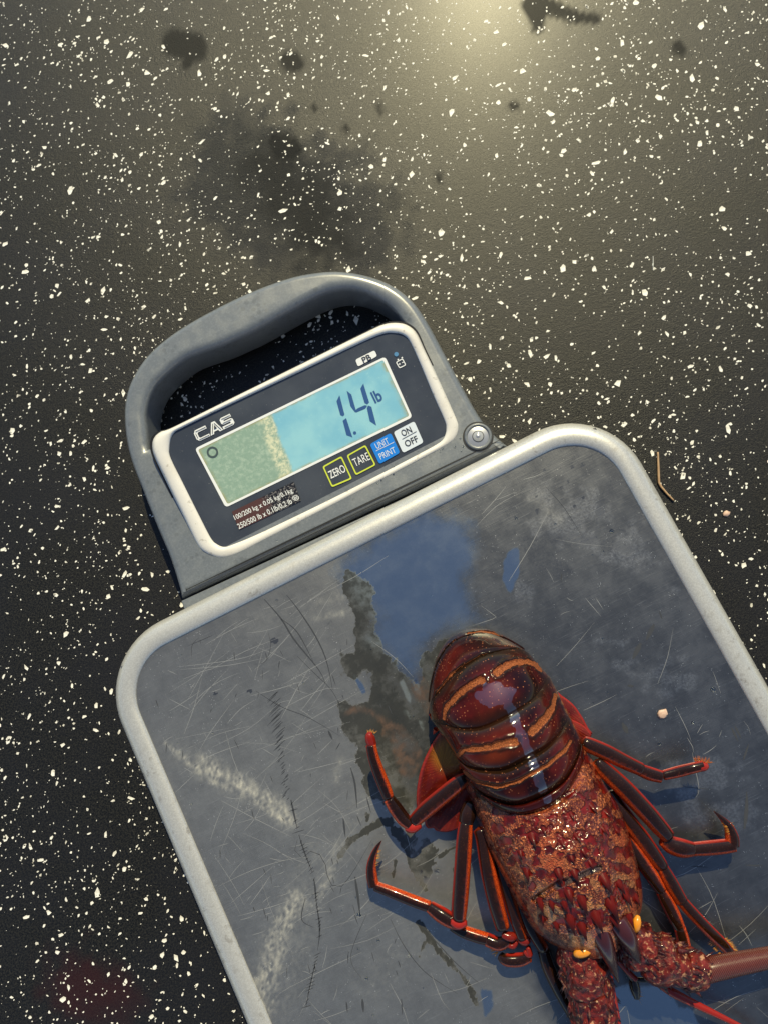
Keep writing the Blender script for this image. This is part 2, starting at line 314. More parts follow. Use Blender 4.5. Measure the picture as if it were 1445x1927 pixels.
# ================================================================== SCALE
scale = bpy.data.objects.new('bench_scale', None); COL.objects.link(scale); scale.empty_display_size = .02
tag(scale, 'grey portable bench scale with steel plate and blue display reading 1.4 lb', 'scale')
def rrect(x0, x1, y0, y1, r, n=14):
    out = []
    for cx, cy, a in ((x1-r,y1-r,0),(x0+r,y1-r,90),(x0+r,y0+r,180),(x1-r,y0+r,270)):
        for t in np.linspace(a, a+90, n): out.append((cx+r*math.cos(math.radians(t)), cy+r*math.sin(math.radians(t))))
    return np.array(out)
XI, YT, YB = .143, 0.0, -.333
def ring_loft(name, prof, mat, parent, nsub=12):
    rows = []
    for ins, z in prof:       # ins: distance outward from inner plate edge
        rows.append(np.c_[rrect(-XI-ins, XI+ins, YB-ins, YT+ins, .028+ins), np.full(56, z)])
    A = np.array(rows); return mk(name, A.reshape(-1,3), grid_faces(len(prof), 56, True), mat, parent)
t = np.linspace(0, 1, 9)
prof = [(-.0012,H-.003),(-.0004,H+.0001),(.0,H+.0008),(.0010,H+.0014),(.0030,H+.0019),(.0060,H+.0019),(.0085,H+.0012),(.0105,H-.0002),(.0120,H-.0022),(.0130,H-.0050),(.0134,H-.0085),(.0134,H-.022),(.0115,H-.0225),(.0115,H-.006)]
ring_loft('rim', prof, RIM, scale)
# plate sheet with masks for wear, wetness and painted reflections
xs = np.arange(-XI+.0004, XI, .00125); ys = np.arange(YB+.0004, YT, .00125)
xs[-1] = XI-.0002; ys[-1] = YT-.0002
X, Y = np.meshgrid(xs, ys); V = np.stack([X, Y, X*0+H], -1).reshape(-1,3); Q = PX(V); qx, qy = Q.T
nz = fbm(V[:,0]*160, V[:,1]*160, 21) - .5; nb = fbm(V[:,0]*40, V[:,1]*40, 5) - .5
def area(poly, soft=6, jag=30, jb=0): return sst(-soft, soft, polyd(Q, poly) + nz*jag + nb*jb)
wet = area([(640,1062),(700,1018),(800,965),(880,985),(892,1040),(876,1090),(884,1130),(892,1165),(850,1182),(812,1200),(790,1225),(782,1262),(786,1276),(770,1272),(735,1235),(700,1205),(712,1170),(680,1130),(648,1090)], 48, 30)
wet = np.maximum(wet, area([(952,1040),(972,1036),(976,1075),(958,1108),(944,1090)], 4, 18))
wet = np.maximum(wet, .9*area([(1145,1850),(1230,1860),(1310,1900),(1320,1960),(1160,1960)], 6, 40))
wet = np.maximum(wet, area([(904,1862),(922,1866),(926,1895),(912,1912)], 4, 12))
for p_ in ([(757,1285),(764,1305),(770,1318)], [(779,1282),(788,1304)], [(762,1340),(772,1350)], [(790,1358),(797,1372)], [(668,1273),(684,1300)]):
    d, _ = segdist(Q, p_); wet = np.maximum(wet, sst(6,2,d+nz*4))
pool_refl = area([(640,1345),(650,1320),(690,1318),(705,1300),(690,1260),(668,1275),(645,1268),(640,1240),(660,1228),(672,1205),(662,1140),(646,1100),(650,1068),(690,1095),(706,1130),(700,1190),(742,1250),(785,1285),(800,1230),(825,1196),(850,1200),(900,1300),(840,1420),(790,1470),(770,1540),(722,1515),(700,1498),(688,1470),(676,1440),(664,1400),(640,1372)], 12, 34)  # wet pool; dark reflections of tail and person above painted in
pool_refl = np.maximum(pool_refl, .9*area([(690,1530),(740,1548),(790,1580),(860,1600),(868,1650),(820,1640),(790,1660),(770,1620),(730,1570),(690,1560)], 6, 40)*sst(.45,.55,fbm(qx/26,qy/26,77)))
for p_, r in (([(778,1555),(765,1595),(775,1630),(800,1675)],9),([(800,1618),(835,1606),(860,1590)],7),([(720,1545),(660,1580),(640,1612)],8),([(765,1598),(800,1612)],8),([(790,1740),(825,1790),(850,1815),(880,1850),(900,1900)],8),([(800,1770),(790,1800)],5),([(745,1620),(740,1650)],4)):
    d, t = segdist(Q, p_); pool_refl = np.maximum(pool_refl, .75*sst(1.5,-1.5,d-r*(1-.5*t)+nz*14))
brown = np.zeros(len(V))
for p_, r in (([(650,1342),(675,1334),(700,1340),(725,1365),(760,1385),(785,1400)],4.5),([(735,1375),(765,1395),(775,1415),(770,1450)],16),([(790,1290),(810,1330)],14),([(750,1400),(755,1425)],12)):
    d, _ = segdist(Q, p_); brown = np.maximum(brown, sst(3,-3,d-r+nz*14))
brown *= (.35+.65*sst(.40,.55,fbm(qx/13,qy/13,31)))
edge = np.interp(qy, [1000,1100,1230,1370,1500,1600,1700,1927], [640,662,690,720,770,860,950,1040])
dry = sst(26,-26,qx-edge+nz*30) * (.55+.45*sst(1120,1500,qy))  # dry, dusty left side, painted paler for its brighter reflection
res = np.zeros(len(V))
for p_, r0, r1, a in (([(312,1398),(345,1425),(400,1468),(440,1480)],5,14,.8),([(380,1440),(450,1475),(505,1510),(540,1530)],24,20,.85),([(505,1500),(515,1530),(545,1545)],12,16,1.),([(560,1690),(525,1760),(500,1850),(490,1890)],24,36,.75),([(330,1410),(430,1470),(540,1540)],30,45,.22),([(600,1620),(560,1720),(520,1880)],50,70,.25),([(700,1500),(640,1600)],40,40,.2),([(450,1180),(600,1140)],30,30,.15),([(880,1700),(700,1850)],40,60,.18),([(640,1590),(620,1650),(590,1700)],16,12,.5),([(655,1120),(600,1135)],8,9,.4),([(590,1165),(660,1150)],6,8,.45),([(640,1430),(630,1470)],10,10,.35),([(975,930),(1010,945)],7,5,.35),([(1025,955),(1050,980)],14,12,.3)):
    d, t = segdist(Q, p_); r = r0+(r1-r0)*t
    fb = fbm(qx/5,qy/5,71,4); st_ = fbm((qx*.8+qy*.6)/22,(qy*.8-qx*.6)/4,72,3)
    res = np.maximum(res, a*np.exp(-(d/(r*.95))**2)*np.clip(.30+1.5*(fb-.38)+.5*(st_-.5),0,1.1))
pale = np.zeros(len(V))
for poly in ([(1010,920),(1070,910),(1150,950),(1230,1010),(1240,1070),(1160,1060),(1090,1040),(1020,1010)],[(1250,1070),(1290,1080),(1310,1130),(1280,1120),(1262,1115)],[(960,1090),(1010,1090),(1000,1130),(965,1125)],[(1130,1210),(1300,1250),(1330,1330),(1250,1300),(1150,1260)],[(1260,1440),(1380,1420),(1420,1560),(1300,1560)]):
    pale = np.maximum(pale, .7*area(poly, 12, 80, 60)*sst(.40,.58,fbm(qx/30,qy/30,55)))
dark = np.zeros(len(V))
for p_, r in (([(985,1020),(1040,1012),(1120,1020),(1180,1030)],13),([(1150,900),(1128,960),(1122,1020)],11),([(1000,1040),(1060,1075)],20),([(560,1170),(590,1190),(625,1172)],6),([(640,1090),(690,1110)],14)):
    d, t = segdist(Q, p_); dark = np.maximum(dark, .45*sst(3,-3,d-r+nz*18))
for _ in range(26):
    x, y = 1020+rng.normal(0,1)*45+30, 900+rng.normal(0,1)*40; d = np.hypot(qx-x, qy-y); dark = np.maximum(dark, .6*sst(2,-2,d-rng.uniform(2,6)))
for x, y, r in ((517,1206,7),(405,1306,5),(470,1300,4),(1240,1600,4),(1230,1440,15)): dark = np.maximum(dark, .8*sst(2,-2,np.hypot(qx-x,(qy-y)*1.4)-r+nz*8))  # last, largest spot paints the dark reflection beside a right leg
plate = mk('weighing_plate', V, grid_faces(len(ys), len(xs)), PLATE, scale, dict(wet=wet, pool_refl=pool_refl, brown=brown, dry=dry, residue=res, pale=pale, dark=dark))
# scratches and dried smears: hair-thin marks lying on the sheet
def ribbon(mb, pts, w0, w1, z):
    P = W([p[0] for p in pts], [p[1] for p in pts], z); T = np.gradient(P, axis=0); T /= np.linalg.norm(T,axis=1)[:,None]+1e-12
    N = np.c_[-T[:,1], T[:,0], T[:,2]*0]; n = len(P); s = np.linspace(0,1,n); wd = (w0+(w1-w0)*s)*np.sin(np.pi*np.clip(s,.06,.94))**.6
    mb.add(np.vstack([P+N*wd[:,None]/2, P-N*wd[:,None]/2]), [[i,i+1,n+i+1,n+i] for i in range(n-1)])
LOB = [(800,1180),(900,1170),(1000,1230),(1110,1400),(1220,1640),(1210,1780),(1060,1800),(870,1480),(800,1350)]
inside = lambda x, y: polyd(np.array([[x,y]]), PX(np.c_[rrect(-XI+.004, XI-.004, YB+.002, YT-.004, .026), np.full(56,H)]))[0] > 3
ok = lambda x, y: inside(x,y)
sb = MB(); db = MB(); k = 0
while k < 260:
    x = random.uniform(240,1440); y = random.uniform(850,1927); L = random.choice((14,20,30,45,70,110,150)); a = math.radians(random.choice((-22,-24,-30,-15,-40,-55,20,60,35,-70))+random.gauss(0,7))
    if x > 640 and random.random() < .82: continue
    if 620 < x < 920 and 1000 < y < 1520: continue
    x2, y2 = x+L*math.cos(a), y+L*math.sin(a)
    if not (ok(x,y) and ok(x2,y2)): continue
    bx, by = random.gauss(0,L*.04), random.gauss(0,L*.04)
    pts = resample([(x,y),((x+x2)/2+bx,(y+y2)/2+by),(x2,y2)], 7); ribbon(sb, pts, random.uniform(.00008,.00028), random.uniform(.00008,.0002), H+.00004); k += 1
for pts in ([(376,1412),(395,1380),(440,1318)],[(330,1492),(368,1456)],[(412,1668),(470,1640),(540,1618),(600,1612)],[(640,1295),(600,1300),(520,1340)],[(530,1290),(665,1214)],[(340,1260),(430,1252),(500,1238)],[(335,1255),(450,1240),(520,1215)],[(700,1207),(745,1240),(778,1275)],[(1120,1125),(1135,1148)],[(1292,1388),(1302,1405),(1304,1416)],[(1302,1416),(1306,1440),(1314,1480),(1311,1498),(1302,1501)],[(905,1140),(925,1155),(932,1162),(905,1172),(880,1180)],[(1100,1125),(1130,1160)],[(1270,1330),(1290,1370),(1300,1395)],[(810,1830),(830,1880),(845,1900)],[(600,1680),(720,1630),(800,1560)],[(640,1440),(680,1425)]):
    ribbon(sb, resample(pts, 14), .00022, .00016, H+.00006)
def dk(pts, w0=.0007, w1=.0004, n=10): ribbon(db, resample(pts, n), w0, w1, H+.00005)
# feathery line with its barbs down the left of the plate
spinep = resample([(548,1505),(560,1560),(572,1600),(590,1650),(596,1700),(602,1750),(596,1800),(585,1850),(576,1895)], 60)
for a_, b_, w_ in ((0,9,.0013),(10,22,.0009),(23,31,.0012),(30,44,.0010),(46,60,.0007)): ribbon(db, spinep[a_:b_], w_, w_*.5, H+.00005)
for i in range(0, 60):
    x, y = spinep[i]; L = random.choice((4,7,9,14,20))*random.uniform(.7,1.2)
    if random.random() < .3: continue
    dk([(x+L*.5,y-3),(x-L*.5,y+random.uniform(2,6))], .0005, .0002, 4)
for i in range(46):
    y = 1305+i*4.4; x = 515+ (y-1300)*.12 + random.gauss(0,3); L = random.uniform(10,26)*(1 if y<1410 else .45)
    dk([(x+L*.4,y-L*.35),(x,y),(x-L*.5,y+L*.5)], .0006, .0002, 5)
for pts, w_ in (([(498,1128),(530,1165),(555,1205),(600,1260),(612,1285)],.0011),([(530,1165),(560,1190),(590,1245)],.0007),([(540,1120),(560,1145),(590,1190),(610,1230),(620,1265),(626,1298)],.0009),([(625,1270),(632,1290)],.0005),([(560,1235),(590,1265),(625,1300),(645,1340)],.0004),([(482,1300),(530,1330),(580,1350),(640,1385)],.0004),([(618,1375),(626,1392)],.0014),([(640,1398),(632,1412)],.0006),
    ([(560,1580),(555,1600),(570,1615),(590,1600),(610,1620),(620,1660),(640,1670),(665,1640),(700,1580)],.0004),([(575,1690),(568,1730),(590,1745)],.0006),([(660,1445),(668,1475),(672,1520)],.0012),([(690,1500),(698,1530)],.0007),([(646,1540),(650,1575)],.0013),([(668,1650),(674,1690),(678,1725)],.0016),([(672,1535),(680,1555)],.0006),([(735,1730),(760,1780),(800,1830),(860,1870)],.0004),([(788,1735),(850,1805),(900,1850)],.0005),([(690,1720),(660,1800),(680,1840)],.0003),
    ([(652,1885),(654,1905)],.0009),([(682,1880),(684,1905)],.0016),([(755,1880),(757,1910)],.0007),([(1400,1560),(1404,1520),(1404,1490)],.0022),([(1398,1430),(1408,1400)],.0012),([(1376,1370),(1388,1395)],.0014),([(1382,1366),(1394,1390)],.0012),([(1300,1630),(1332,1632)],.0006),([(1402,1628),(1436,1630)],.0006),([(1056,1080),(1055,1095)],.0008),([(1230,1175),(1215,1205)],.0026),([(1205,1210),(1190,1240)],.0030),([(1180,1290),(1192,1292)],.0016),([(1245,1165),(1240,1150)],.0010),([(1310,1500),(1345,1535)],.0003),([(1280,1480),(1340,1486)],.0004),([(1025,915),(1060,955),(1095,1010)],.0004),([(1180,1380),(1170,1360)],.0030),
    ([(400,1196),(372,1208),(355,1215)],.0004),([(375,1200),(362,1215),(362,1240)],.0003),([(505,1190),(510,1215),(500,1245),(478,1250)],.0003)):
    dk(pts, w_, w_*.6, 14)
for _ in range(70):
    x = random.uniform(250,760); y = random.uniform(1200,1900)
    if ok(x,y) and ok(x+8,y+14): dk([(x,y),(x+random.uniform(-3,9),y+random.uniform(6,20))], random.uniform(.0003,.0008), .0002, 4)
o = sb.build('scratch', SCRATCH, plate, False); tag(o, kind='stuff')
o = db.build('smear', SMEAR, plate, False); tag(o, kind='stuff')

# ---- head: housing with carrying handle (outline with a hole, rounded edges)
HZ = .033
outer = [(344,1126),(338,1100),(322,1050),(299,995),(270,922),(247,860),(237,805),(238,755),(252,712),(282,668),(332,626),(400,586),(470,552),(540,526),(590,515),(640,512),(690,520),(737,538),(776,568),(806,611),(842,678),(880,748),(905,790),(928,818),(956,842)]
hole = [(276,800),(274,780),(281,749),(296,722),(321,697),(350,675),(382,662),(418,650),(454,634),(480,622),(520,600),(570,572),(607,554),(639,545.5),(669,546),(699,556),(731,575),(754,600),(764,620),(745,640),(600,690),(420,770),(330,820),(285,845),(279,826)]
def curve_solid(name, loops, z, depth, bev, mat, parent, tilt=None, res=5):
    cu = bpy.data.curves.new(name, 'CURVE'); cu.dimensions = '2D'; cu.fill_mode = 'BOTH'
    cu.extrude = depth/2-bev; cu.bevel_depth = bev; cu.bevel_resolution = res; cu.offset = -bev
    for lp in loops:
        s = cu.splines.new('POLY'); s.points.add(len(lp)-1); s.use_cyclic_u = True
        for p, q in zip(s.points, lp): p.co = (q[0], q[1], 0, 1)
    o = bpy.data.objects.new(name, cu); COL.objects.link(o)
    dg = bpy.context.evaluated_depsgraph_get(); dg.update(); me = bpy.data.meshes.new_from_object(o.evaluated_get(dg))
    bpy.data.objects.remove(o); me.materials.clear(); me.materials.append(mat)
    co = np.zeros(len(me.vertices)*3); me.vertices.foreach_get('co', co); co = co.reshape(-1,3)
    co[:,2] += z-depth/2
    if tilt: co[:,2] += tilt(co)
    me.vertices.foreach_set('co', co.ravel()); me.polygons.foreach_set('use_smooth', [True]*len(me.polygons))
    ob = bpy.data.objects.new(name, me); COL.objects.link(ob); ob.parent = parent
    md = ob.modifiers.new('es', 'WELD'); md.merge_threshold = 1e-6
    try: me.set_sharp_from_angle(angle=math.radians(50))
    except Exception: pass
    return ob
oc = W(*np.array(resample(outer, 150)).T, HZ-.004)[:, :2]
hc = W(*np.array(resample(hole, 110, True)).T, HZ-.002)[:, :2]
curve_solid('housing', [oc, hc], HZ, HZ-.003, .0048, GREY, scale, None, 7)
# seam and lower lip running under the plate
a = W([345,346,955,965],[1130,1147,848,838], HZ-.004)
lipc = np.array([W(343,1131,HZ-.003)[:2], W(958,846,HZ-.003)[:2], W(964,843,HZ-.003)[:2]+[0,-.02], [.10,-.05],[-.10,-.05], W(344,1146,HZ-.003)[:2]+[0,-.02]])
curve_solid('base_lip', [lipc], HZ-.0012, .025, .0012, GREY, scale)
curve_solid('base_frame', [rrect(-.125,.125,-.318,-.03,.02)], HZ-.004, .026, .003, BLACK, scale)
gl_ = resample([(351,1110),(650,967),(944,826)], 20)
mb = MB(); ribbon(mb, gl_, .0011, .0011, HZ+.0002); ribbon(mb, gl_+[3.2,7.2], .0005, .0005, HZ+.0002); mb.build('groove_line', BLACK, scale)
# ---- display panel plane (leans towards the user)
TI = math.radians(9); PN = np.array([0,-math.sin(TI),math.cos(TI)]); PC = np.array([0,.03,H-.018])
def pp(px, py, off=0.):
    px = np.asarray(px,float); py = np.asarray(py,float)
    d = np.stack(np.broadcast_arrays((px-CX)/FPX, -(py-CY)/FPX, -1.0), -1) @ RM.T
    t = ((PC+PN*off-CO)@PN)/(d@PN); return CO + t[...,None]*d
def flat(name, poly, mat, parent, off, thick=.0, attrs=None):
    P = pp(*np.array(poly,float).T, off); n = len(P)
    if thick:
        return mk(name, np.vstack([P, P-PN*thick]), [list(range(n))[::-1]]+[[i,(i+1)%n,n+(i+1)%n,n+i] for i in range(n)], mat, parent, smooth=False)
    return mk(name, P, [list(range(n))[::-1]], mat, parent, smooth=False)
def fix(o):
    import bmesh
    b = bmesh.new(); b.from_mesh(o.data); bmesh.ops.recalc_face_normals(b, faces=b.faces); b.to_mesh(o.data); b.free(); return o
def rquad(q, r, n=6):
    """rounded quadrilateral through corner pixels"""
    q = np.array(q, float); out = []; m = len(q)
    for i in range(m):
        p0, p1, p2 = q[i-1], q[i], q[(i+1)%m]; a = p1+(p0-p1)/np.linalg.norm(p0-p1)*r; b = p1+(p2-p1)/np.linalg.norm(p2-p1)*r
        for t in np.linspace(0,1,n): out.append((1-t)**2*a+2*t*(1-t)*p1+t*t*b)
    return np.array(out)
# bezel: raised white frame
bo = resample([(325,805),(420,758),(560,689),(690,625),(722,611),(745,608),(765,612),(783,627),(800,662),(830,725),(860,790),(864,802),(863,815),(857,828),(844,838),(800,862),(640,946),(500,1018),(446,1046),(420,1053),(402,1050),(386,1041),(372,1026),(345,970),(310,898),(292,859),(288,838),(292,823),(305,812)], 220, True)
bi = resample([(338,808),(420,768),(560,702),(680,645),(722,628),(743,627),(757,630),(770,642),(790,685),(815,745),(836,792),(839,805),(837,818),(827,832),(780,858),(640,930),(500,998),(440,1024),(424,1029),(411,1025),(399,1014),(380,978),(345,908),(322,861),(320,842),(323,824),(329,814)], 220, True)
k0 = np.argmin(np.hypot(bi[:,0]-bo[0,0], bi[:,1]-bo[0,1])); bi = np.roll(bi, -k0, 0)
rows = []
for t, off in ((-.10,-.012),(-.03,-.0075),(.0,-.004),(.04,-.0012),(.12,.0006),(.28,.0013),(.5,.0016),(.72,.0014),(.88,.0009),(.97,.0003),(1.0,-.0006),(1.03,-.002)):
    q = bo*(1-t)+bi*t; rows.append(pp(q[:,0], q[:,1], off))
bz = fix(mk('bezel', np.array(rows).reshape(-1,3), grid_faces(len(rows),220,True), BEZEL, scale))
# dark gap line around bezel
gq = bo + (bo-bi)*.16
rows = [pp(*gq.T, -.0062), pp(*(bo*.98+bi*.02).T, -.0062)]
fix(mk('bezel_seam', np.array(rows).reshape(-1,3), grid_faces(2,220,True), BLACK, scale))
pan = fix(flat('display_panel', bo*.02+bi*.98, PANEL, scale, 0.))
LT = np.array([(372,846),(722,676),(771,783),(428,950)], float)
lcd_fr = fix(mk('display_frame', np.vstack([pp(*rquad(LT+[(-4.5,-2),(2.6,-5),(4.5,2),(-2.6,5)],7,6).T, .0003), pp(*rquad(LT+[(1.2,.6),(-1,1.3),(-1.2,-.6),(1,-1.3)],4,6).T, .0003)]), [[i,(i+1)%24,24+(i+1)%24,24+i] for i in range(24)], WHITE, pan, smooth=False))
nu, nv = 150, 60; U, Vv = np.meshgrid(np.linspace(0,1,nu), np.linspace(0,1,nv))
q = (LT[3]*(1-U[...,None])+LT[2]*U[...,None])*(1-Vv[...,None]) + (LT[0]*(1-U[...,None])+LT[1]*U[...,None])*Vv[...,None]
qx, qy = q[...,0].ravel(), q[...,1].ravel(); jj = (fbm(qx/9,qy/9,4)-.5)*14
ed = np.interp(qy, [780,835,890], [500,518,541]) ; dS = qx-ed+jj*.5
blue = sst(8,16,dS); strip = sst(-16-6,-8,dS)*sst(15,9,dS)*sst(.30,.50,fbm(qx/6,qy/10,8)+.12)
uu = U.ravel(); vv = Vv.ravel(); edge_ = np.maximum.reduce([sst(.030,.0,1-uu), sst(.05,0,1-vv), sst(.05,0,vv), sst(.02,0,uu)])
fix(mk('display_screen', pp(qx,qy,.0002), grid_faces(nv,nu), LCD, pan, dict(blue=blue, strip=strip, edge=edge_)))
c5 = lambda L: [(360+x/3.284, 640+y/3.284) for x, y in L]
for poly in ([(917,340),(899,378),(922,462),(937,470),(948,460)], [(958,482),(937,498),(960,586),(997,600)], [(962,313),(990,336),(1018,432),(1006,436),(985,408)], [(1007,441),(1030,421),(1074,402),(1088,405),(1076,423),(1020,446)], [(1064,268),(1046,300),(1072,388),(1088,397),(1100,384)], [(1094,404),(1086,420),(1104,500),(1144,527),(1114,412)]):
    fix(flat('digit_segment', c5(poly), LCDINK, pan, .0004))
def circ(cx, cy, r, n=20, e=1.): return [(cx+r*math.cos(6.2832*i/n), cy+e*r*math.sin(6.2832*i/n)) for i in range(n)]
fix(flat('decimal_point', circ(*c5([(1011,573)])[0], 3.0), LCDINK, pan, .0004))
def ringm(name, c, r0, r1, mat, parent, off, e=1.):
    a = np.vstack([pp(*np.array(circ(*c,r0,28,e)).T, off), pp(*np.array(circ(*c,r1,28,e)).T, off)])
    return fix(mk(name, a, [[i,(i+1)%28,28+(i+1)%28,28+i] for i in range(28)], mat, parent, smooth=False))
ringm('stable_mark', (400.5,851), 10.8, 7.2, DARKRING, pan, .0004)
UD = pp(771,783)-pp(428,950) + (pp(722,676)-pp(372,846)); UD /= np.linalg.norm(UD); VD = np.cross(PN, UD)
def text(name, s, c, wpx, hpx, mat, parent, off, bold=0., shear=0., ang=0.):
    cu = bpy.data.curves.new(name, 'FONT'); cu.body = s; cu.offset = 0.0 if 'T' in s else bold; cu.shear = shear; cu.resolution_u = 4
    o = bpy.data.objects.new(name, cu); COL.objects.link(o); dg = bpy.context.evaluated_depsgraph_get(); dg.update()
    me = bpy.data.meshes.new_from_object(o.evaluated_get(dg)); bpy.data.objects.remove(o)
    co = np.zeros(len(me.vertices)*3); me.vertices.foreach_get('co', co); co = co.reshape(-1,3)
    lo, hi = co.min(0), co.max(0); xy = (co[:,:2]-(lo+hi)[:2]/2)/(hi-lo)[:2]
    O = pp(*c, off); k = np.linalg.norm(pp(c[0]+5,c[1]-2.5)-pp(*c))/np.hypot(5,2.5)
    u2 = UD*math.cos(ang)+VD*math.sin(ang); v2 = VD*math.cos(ang)-UD*math.sin(ang)
    P = O + xy[:,:1]*wpx*k*u2 + xy[:,1:]*hpx*k*v2
    me.vertices.foreach_set('co', P.ravel()); me.materials.clear(); me.materials.append(mat); me.update()
    ob = bpy.data.objects.new(name, me); COL.objects.link(ob); ob.parent = parent; return ob
text('unit_lettering', 'lb', (709,745.5), 17, 23, LCDINK, pan, .0004, .022)
# brand lettering: squared outline capitals
def strokes(name, polys, mat, parent, off): 
    mb = MB()
    for poly in polys: mb.add(pp(*np.array(poly,float).T, off), [list(range(len(poly)))[::-1]])
    return fix(mb.build(name, mat, parent, False))
def cas(u0, v0, u, v): # local lettering frame: 74 px long, 24 px high, leaning with the panel
    d = np.array([math.cos(math.radians(25.6)), -math.sin(math.radians(25.6))]); e = np.array([d[1], -d[0]]); return tuple(np.array((373.5,832.5))+d*u+e*v)
C_ = [[(0,6),(4,1),(26,1),(26,6),(8,6),(6,8),(6,15),(8,17),(26,17),(26,23),(4,23),(0,18)]]
A_ = [[(27,1),(38,23),(45,23),(53,1),(46,1),(44.5,5),(36,5),(34,1)]]; A_h = [[(37.5,9),(43.5,9),(41.5,17)]]
S_ = [[(54,1),(74,1),(78,4),(78,12),(75,15),(61,15),(61,17.5),(77,17.5),(77,23),(58,23),(54.5,20),(54.5,12),(58,9.6),(71.5,9.6),(71.5,6.6),(54,6.6)]]
lt = [[cas(0,0,u,v) for u, v in L] for L in C_+A_+S_]
strokes('brand_lettering', lt, WHITE, pan, .0004)
strokes('letter_counter', [[cas(0,0,u,v) for u, v in L] for L in A_h], INK, pan, .0007)
mbl = MB()
for a_, b_ in (((3,7),(3,17)),((4,3.5),(25,3.5)),((4,20),(25,20)),((31,3),(40,20)),((42.5,20),(49.5,3)),((57,3.6),(74,3.6)),((57.5,12.2),(75,12.2)),((58,20.2),(76,20.2))):
    p_, q_ = np.array(cas(0,0,*a_)), np.array(cas(0,0,*b_)); n_ = (q_-p_)/np.linalg.norm(q_-p_); n_ = np.array([-n_[1],n_[0]])*.55
    mbl.add(pp(*np.array([p_+n_,q_+n_,q_-n_,p_-n_]).T, .0007), [[0,1,2,3]])
fix(mbl.build('letter_inline', INK, pan, False))
# PB tag, lamp, battery sign
tg = fix(flat('model_tag', rquad([(669,677),(705,659),(710,670),(674,690)], 4), WHITE, pan, .0004)); text('tag_lettering', 'PB', (690,674.5), 17, 11, INK, tg, .0007, .012)
fix(flat('indicator_lamp', circ(745.5,666.5,4.2), LEDM, pan, .0004, .0003))
bt = [(745,681.5),(757,675),(763,687),(751,692.5)]
bo_ = rquad(np.array(bt)+[(-1,0),(0,-1),(1,0),(0,1)],3,4); bi_ = rquad(np.array(bt)+[(1.2,.6),(-.6,1.4),(-1.2,-.6),(.6,-1.4)],2,4)
bat = fix(mk('battery_sign', np.vstack([pp(*bo_.T,.0004), pp(*bi_.T,.0004)]), [[i,(i+1)%16,16+(i+1)%16,16+i] for i in range(16)], WHITE, pan, smooth=False))
strokes('battery_mark', [[(747,676),(749.5,674.8),(750.3,677.4),(748,678.6)],[(754.5,672.4),(757,671.2),(757.6,673.8),(755.4,675)],[(749,685.5),(752.6,683.6),(753.1,684.8),(749.5,686.6)],[(750,683.5),(751.3,683),(752.6,686.4),(751.4,687)],[(755.5,682.2),(759,680.6),(759.5,681.8),(756,683.4)]], WHITE, bat, .0005)
# keys
def outline_key(name, q, label, c, tw, th):
    o_ = rquad(q, 4, 4); ctr = np.mean(q,0); ii = rquad([np.array(p)+(ctr-p)*.12 for p in np.array(q,float)], 3, 4)
    k_ = fix(flat(name, o_, PANEL, pan, .0003, .0002))
    fix(mk('key_outline', np.vstack([pp(*o_.T,.0005), pp(*ii.T,.0005)]), [[i,(i+1)%16,16+(i+1)%16,16+i] for i in range(16)], LIME, k_, smooth=False))
    text('key_lettering', label, c, tw, th, WHITE, k_, .0006, .010); return k_
outline_key('zero_key', [(607,878),(643,858),(663,901),(625,917)], 'ZERO', (634.5,887.5), 32, 15)
outline_key('tare_key', [(652.6,857),(688,837),(707.5,875),(670,894.5)], 'TARE', (680,864.5), 32, 15)
def two_key(name, q, mat, a_, b_, ca, cb, wa, wb, h_, ln, ink):
    k_ = fix(flat(name, rquad(q, 5, 5), mat, pan, .0005, .0004)); text('key_lettering', a_, ca, wa, h_, ink, k_, .0007, .012); text('key_lettering', b_, cb, wb, h_, ink, k_, .0007, .012)
    p_, q_ = np.array(ln[0],float), np.array(ln[1],float); strokes('key_line', [[p_+(0.3,-.8), q_+(.3,-.8), q_+(-.3,.8), p_+(-.3,.8)]], ink, k_, .0007); return k_
two_key('unit_key', [(696,836),(735,814.5),(752.5,852),(714,873.5)], BLUE, 'UNIT', 'PRINT', (718.8,834.5), (728.8,852.8), 26, 32, 11.5, ((708,848.5),(741,832)), PALEKEY)
two_key('on_off_key', [(740,813),(779,792.5),(796.5,832.5),(758,852.5)], PALEKEY, 'ON', 'OFF', (764.2,812), (773.5,830.5), 20, 26, 12.5, ((756.5,826.5),(783,812)), INK)
# capacity sticker
sq = np.array([(437,963),(553,906.5),(567,943),(451,997)], float); nu, nv = 40, 14; U, Vv = np.meshgrid(np.linspace(0,1,nu), np.linspace(0,1,nv))
q = (sq[3]*(1-U[...,None])+sq[2]*U[...,None])*(1-Vv[...,None]) + (sq[0]*(1-U[...,None])+sq[1]*U[...,None])*Vv[...,None]
stk = fix(mk('capacity_sticker', pp(q[...,0].ravel(), q[...,1].ravel(), .0004), grid_faces(nv,nu), STICKER, pan, dict(right=sst(.45,.62,U.ravel()+.15*(fbm(U.ravel()*9,Vv.ravel()*4,3)-.5)))))
text('sticker_lettering', '100/200 kg x 0.05 kg/0.1kg', (496.5,949.5), 121, 12, WHITE, stk, .0006, .006)
text('sticker_lettering', '250/500 lb x 0.1lb/0,2 lb', (499,967.5), 112, 12, WHITE, stk, .0006, .006)
ringm('approval_mark', (557,937), 6.2, 5.0, WHITE, stk, .0006, .8); text('mark_lettering', 'BI', (557,937), 6, 5.5, WHITE, stk, .0006, .01)
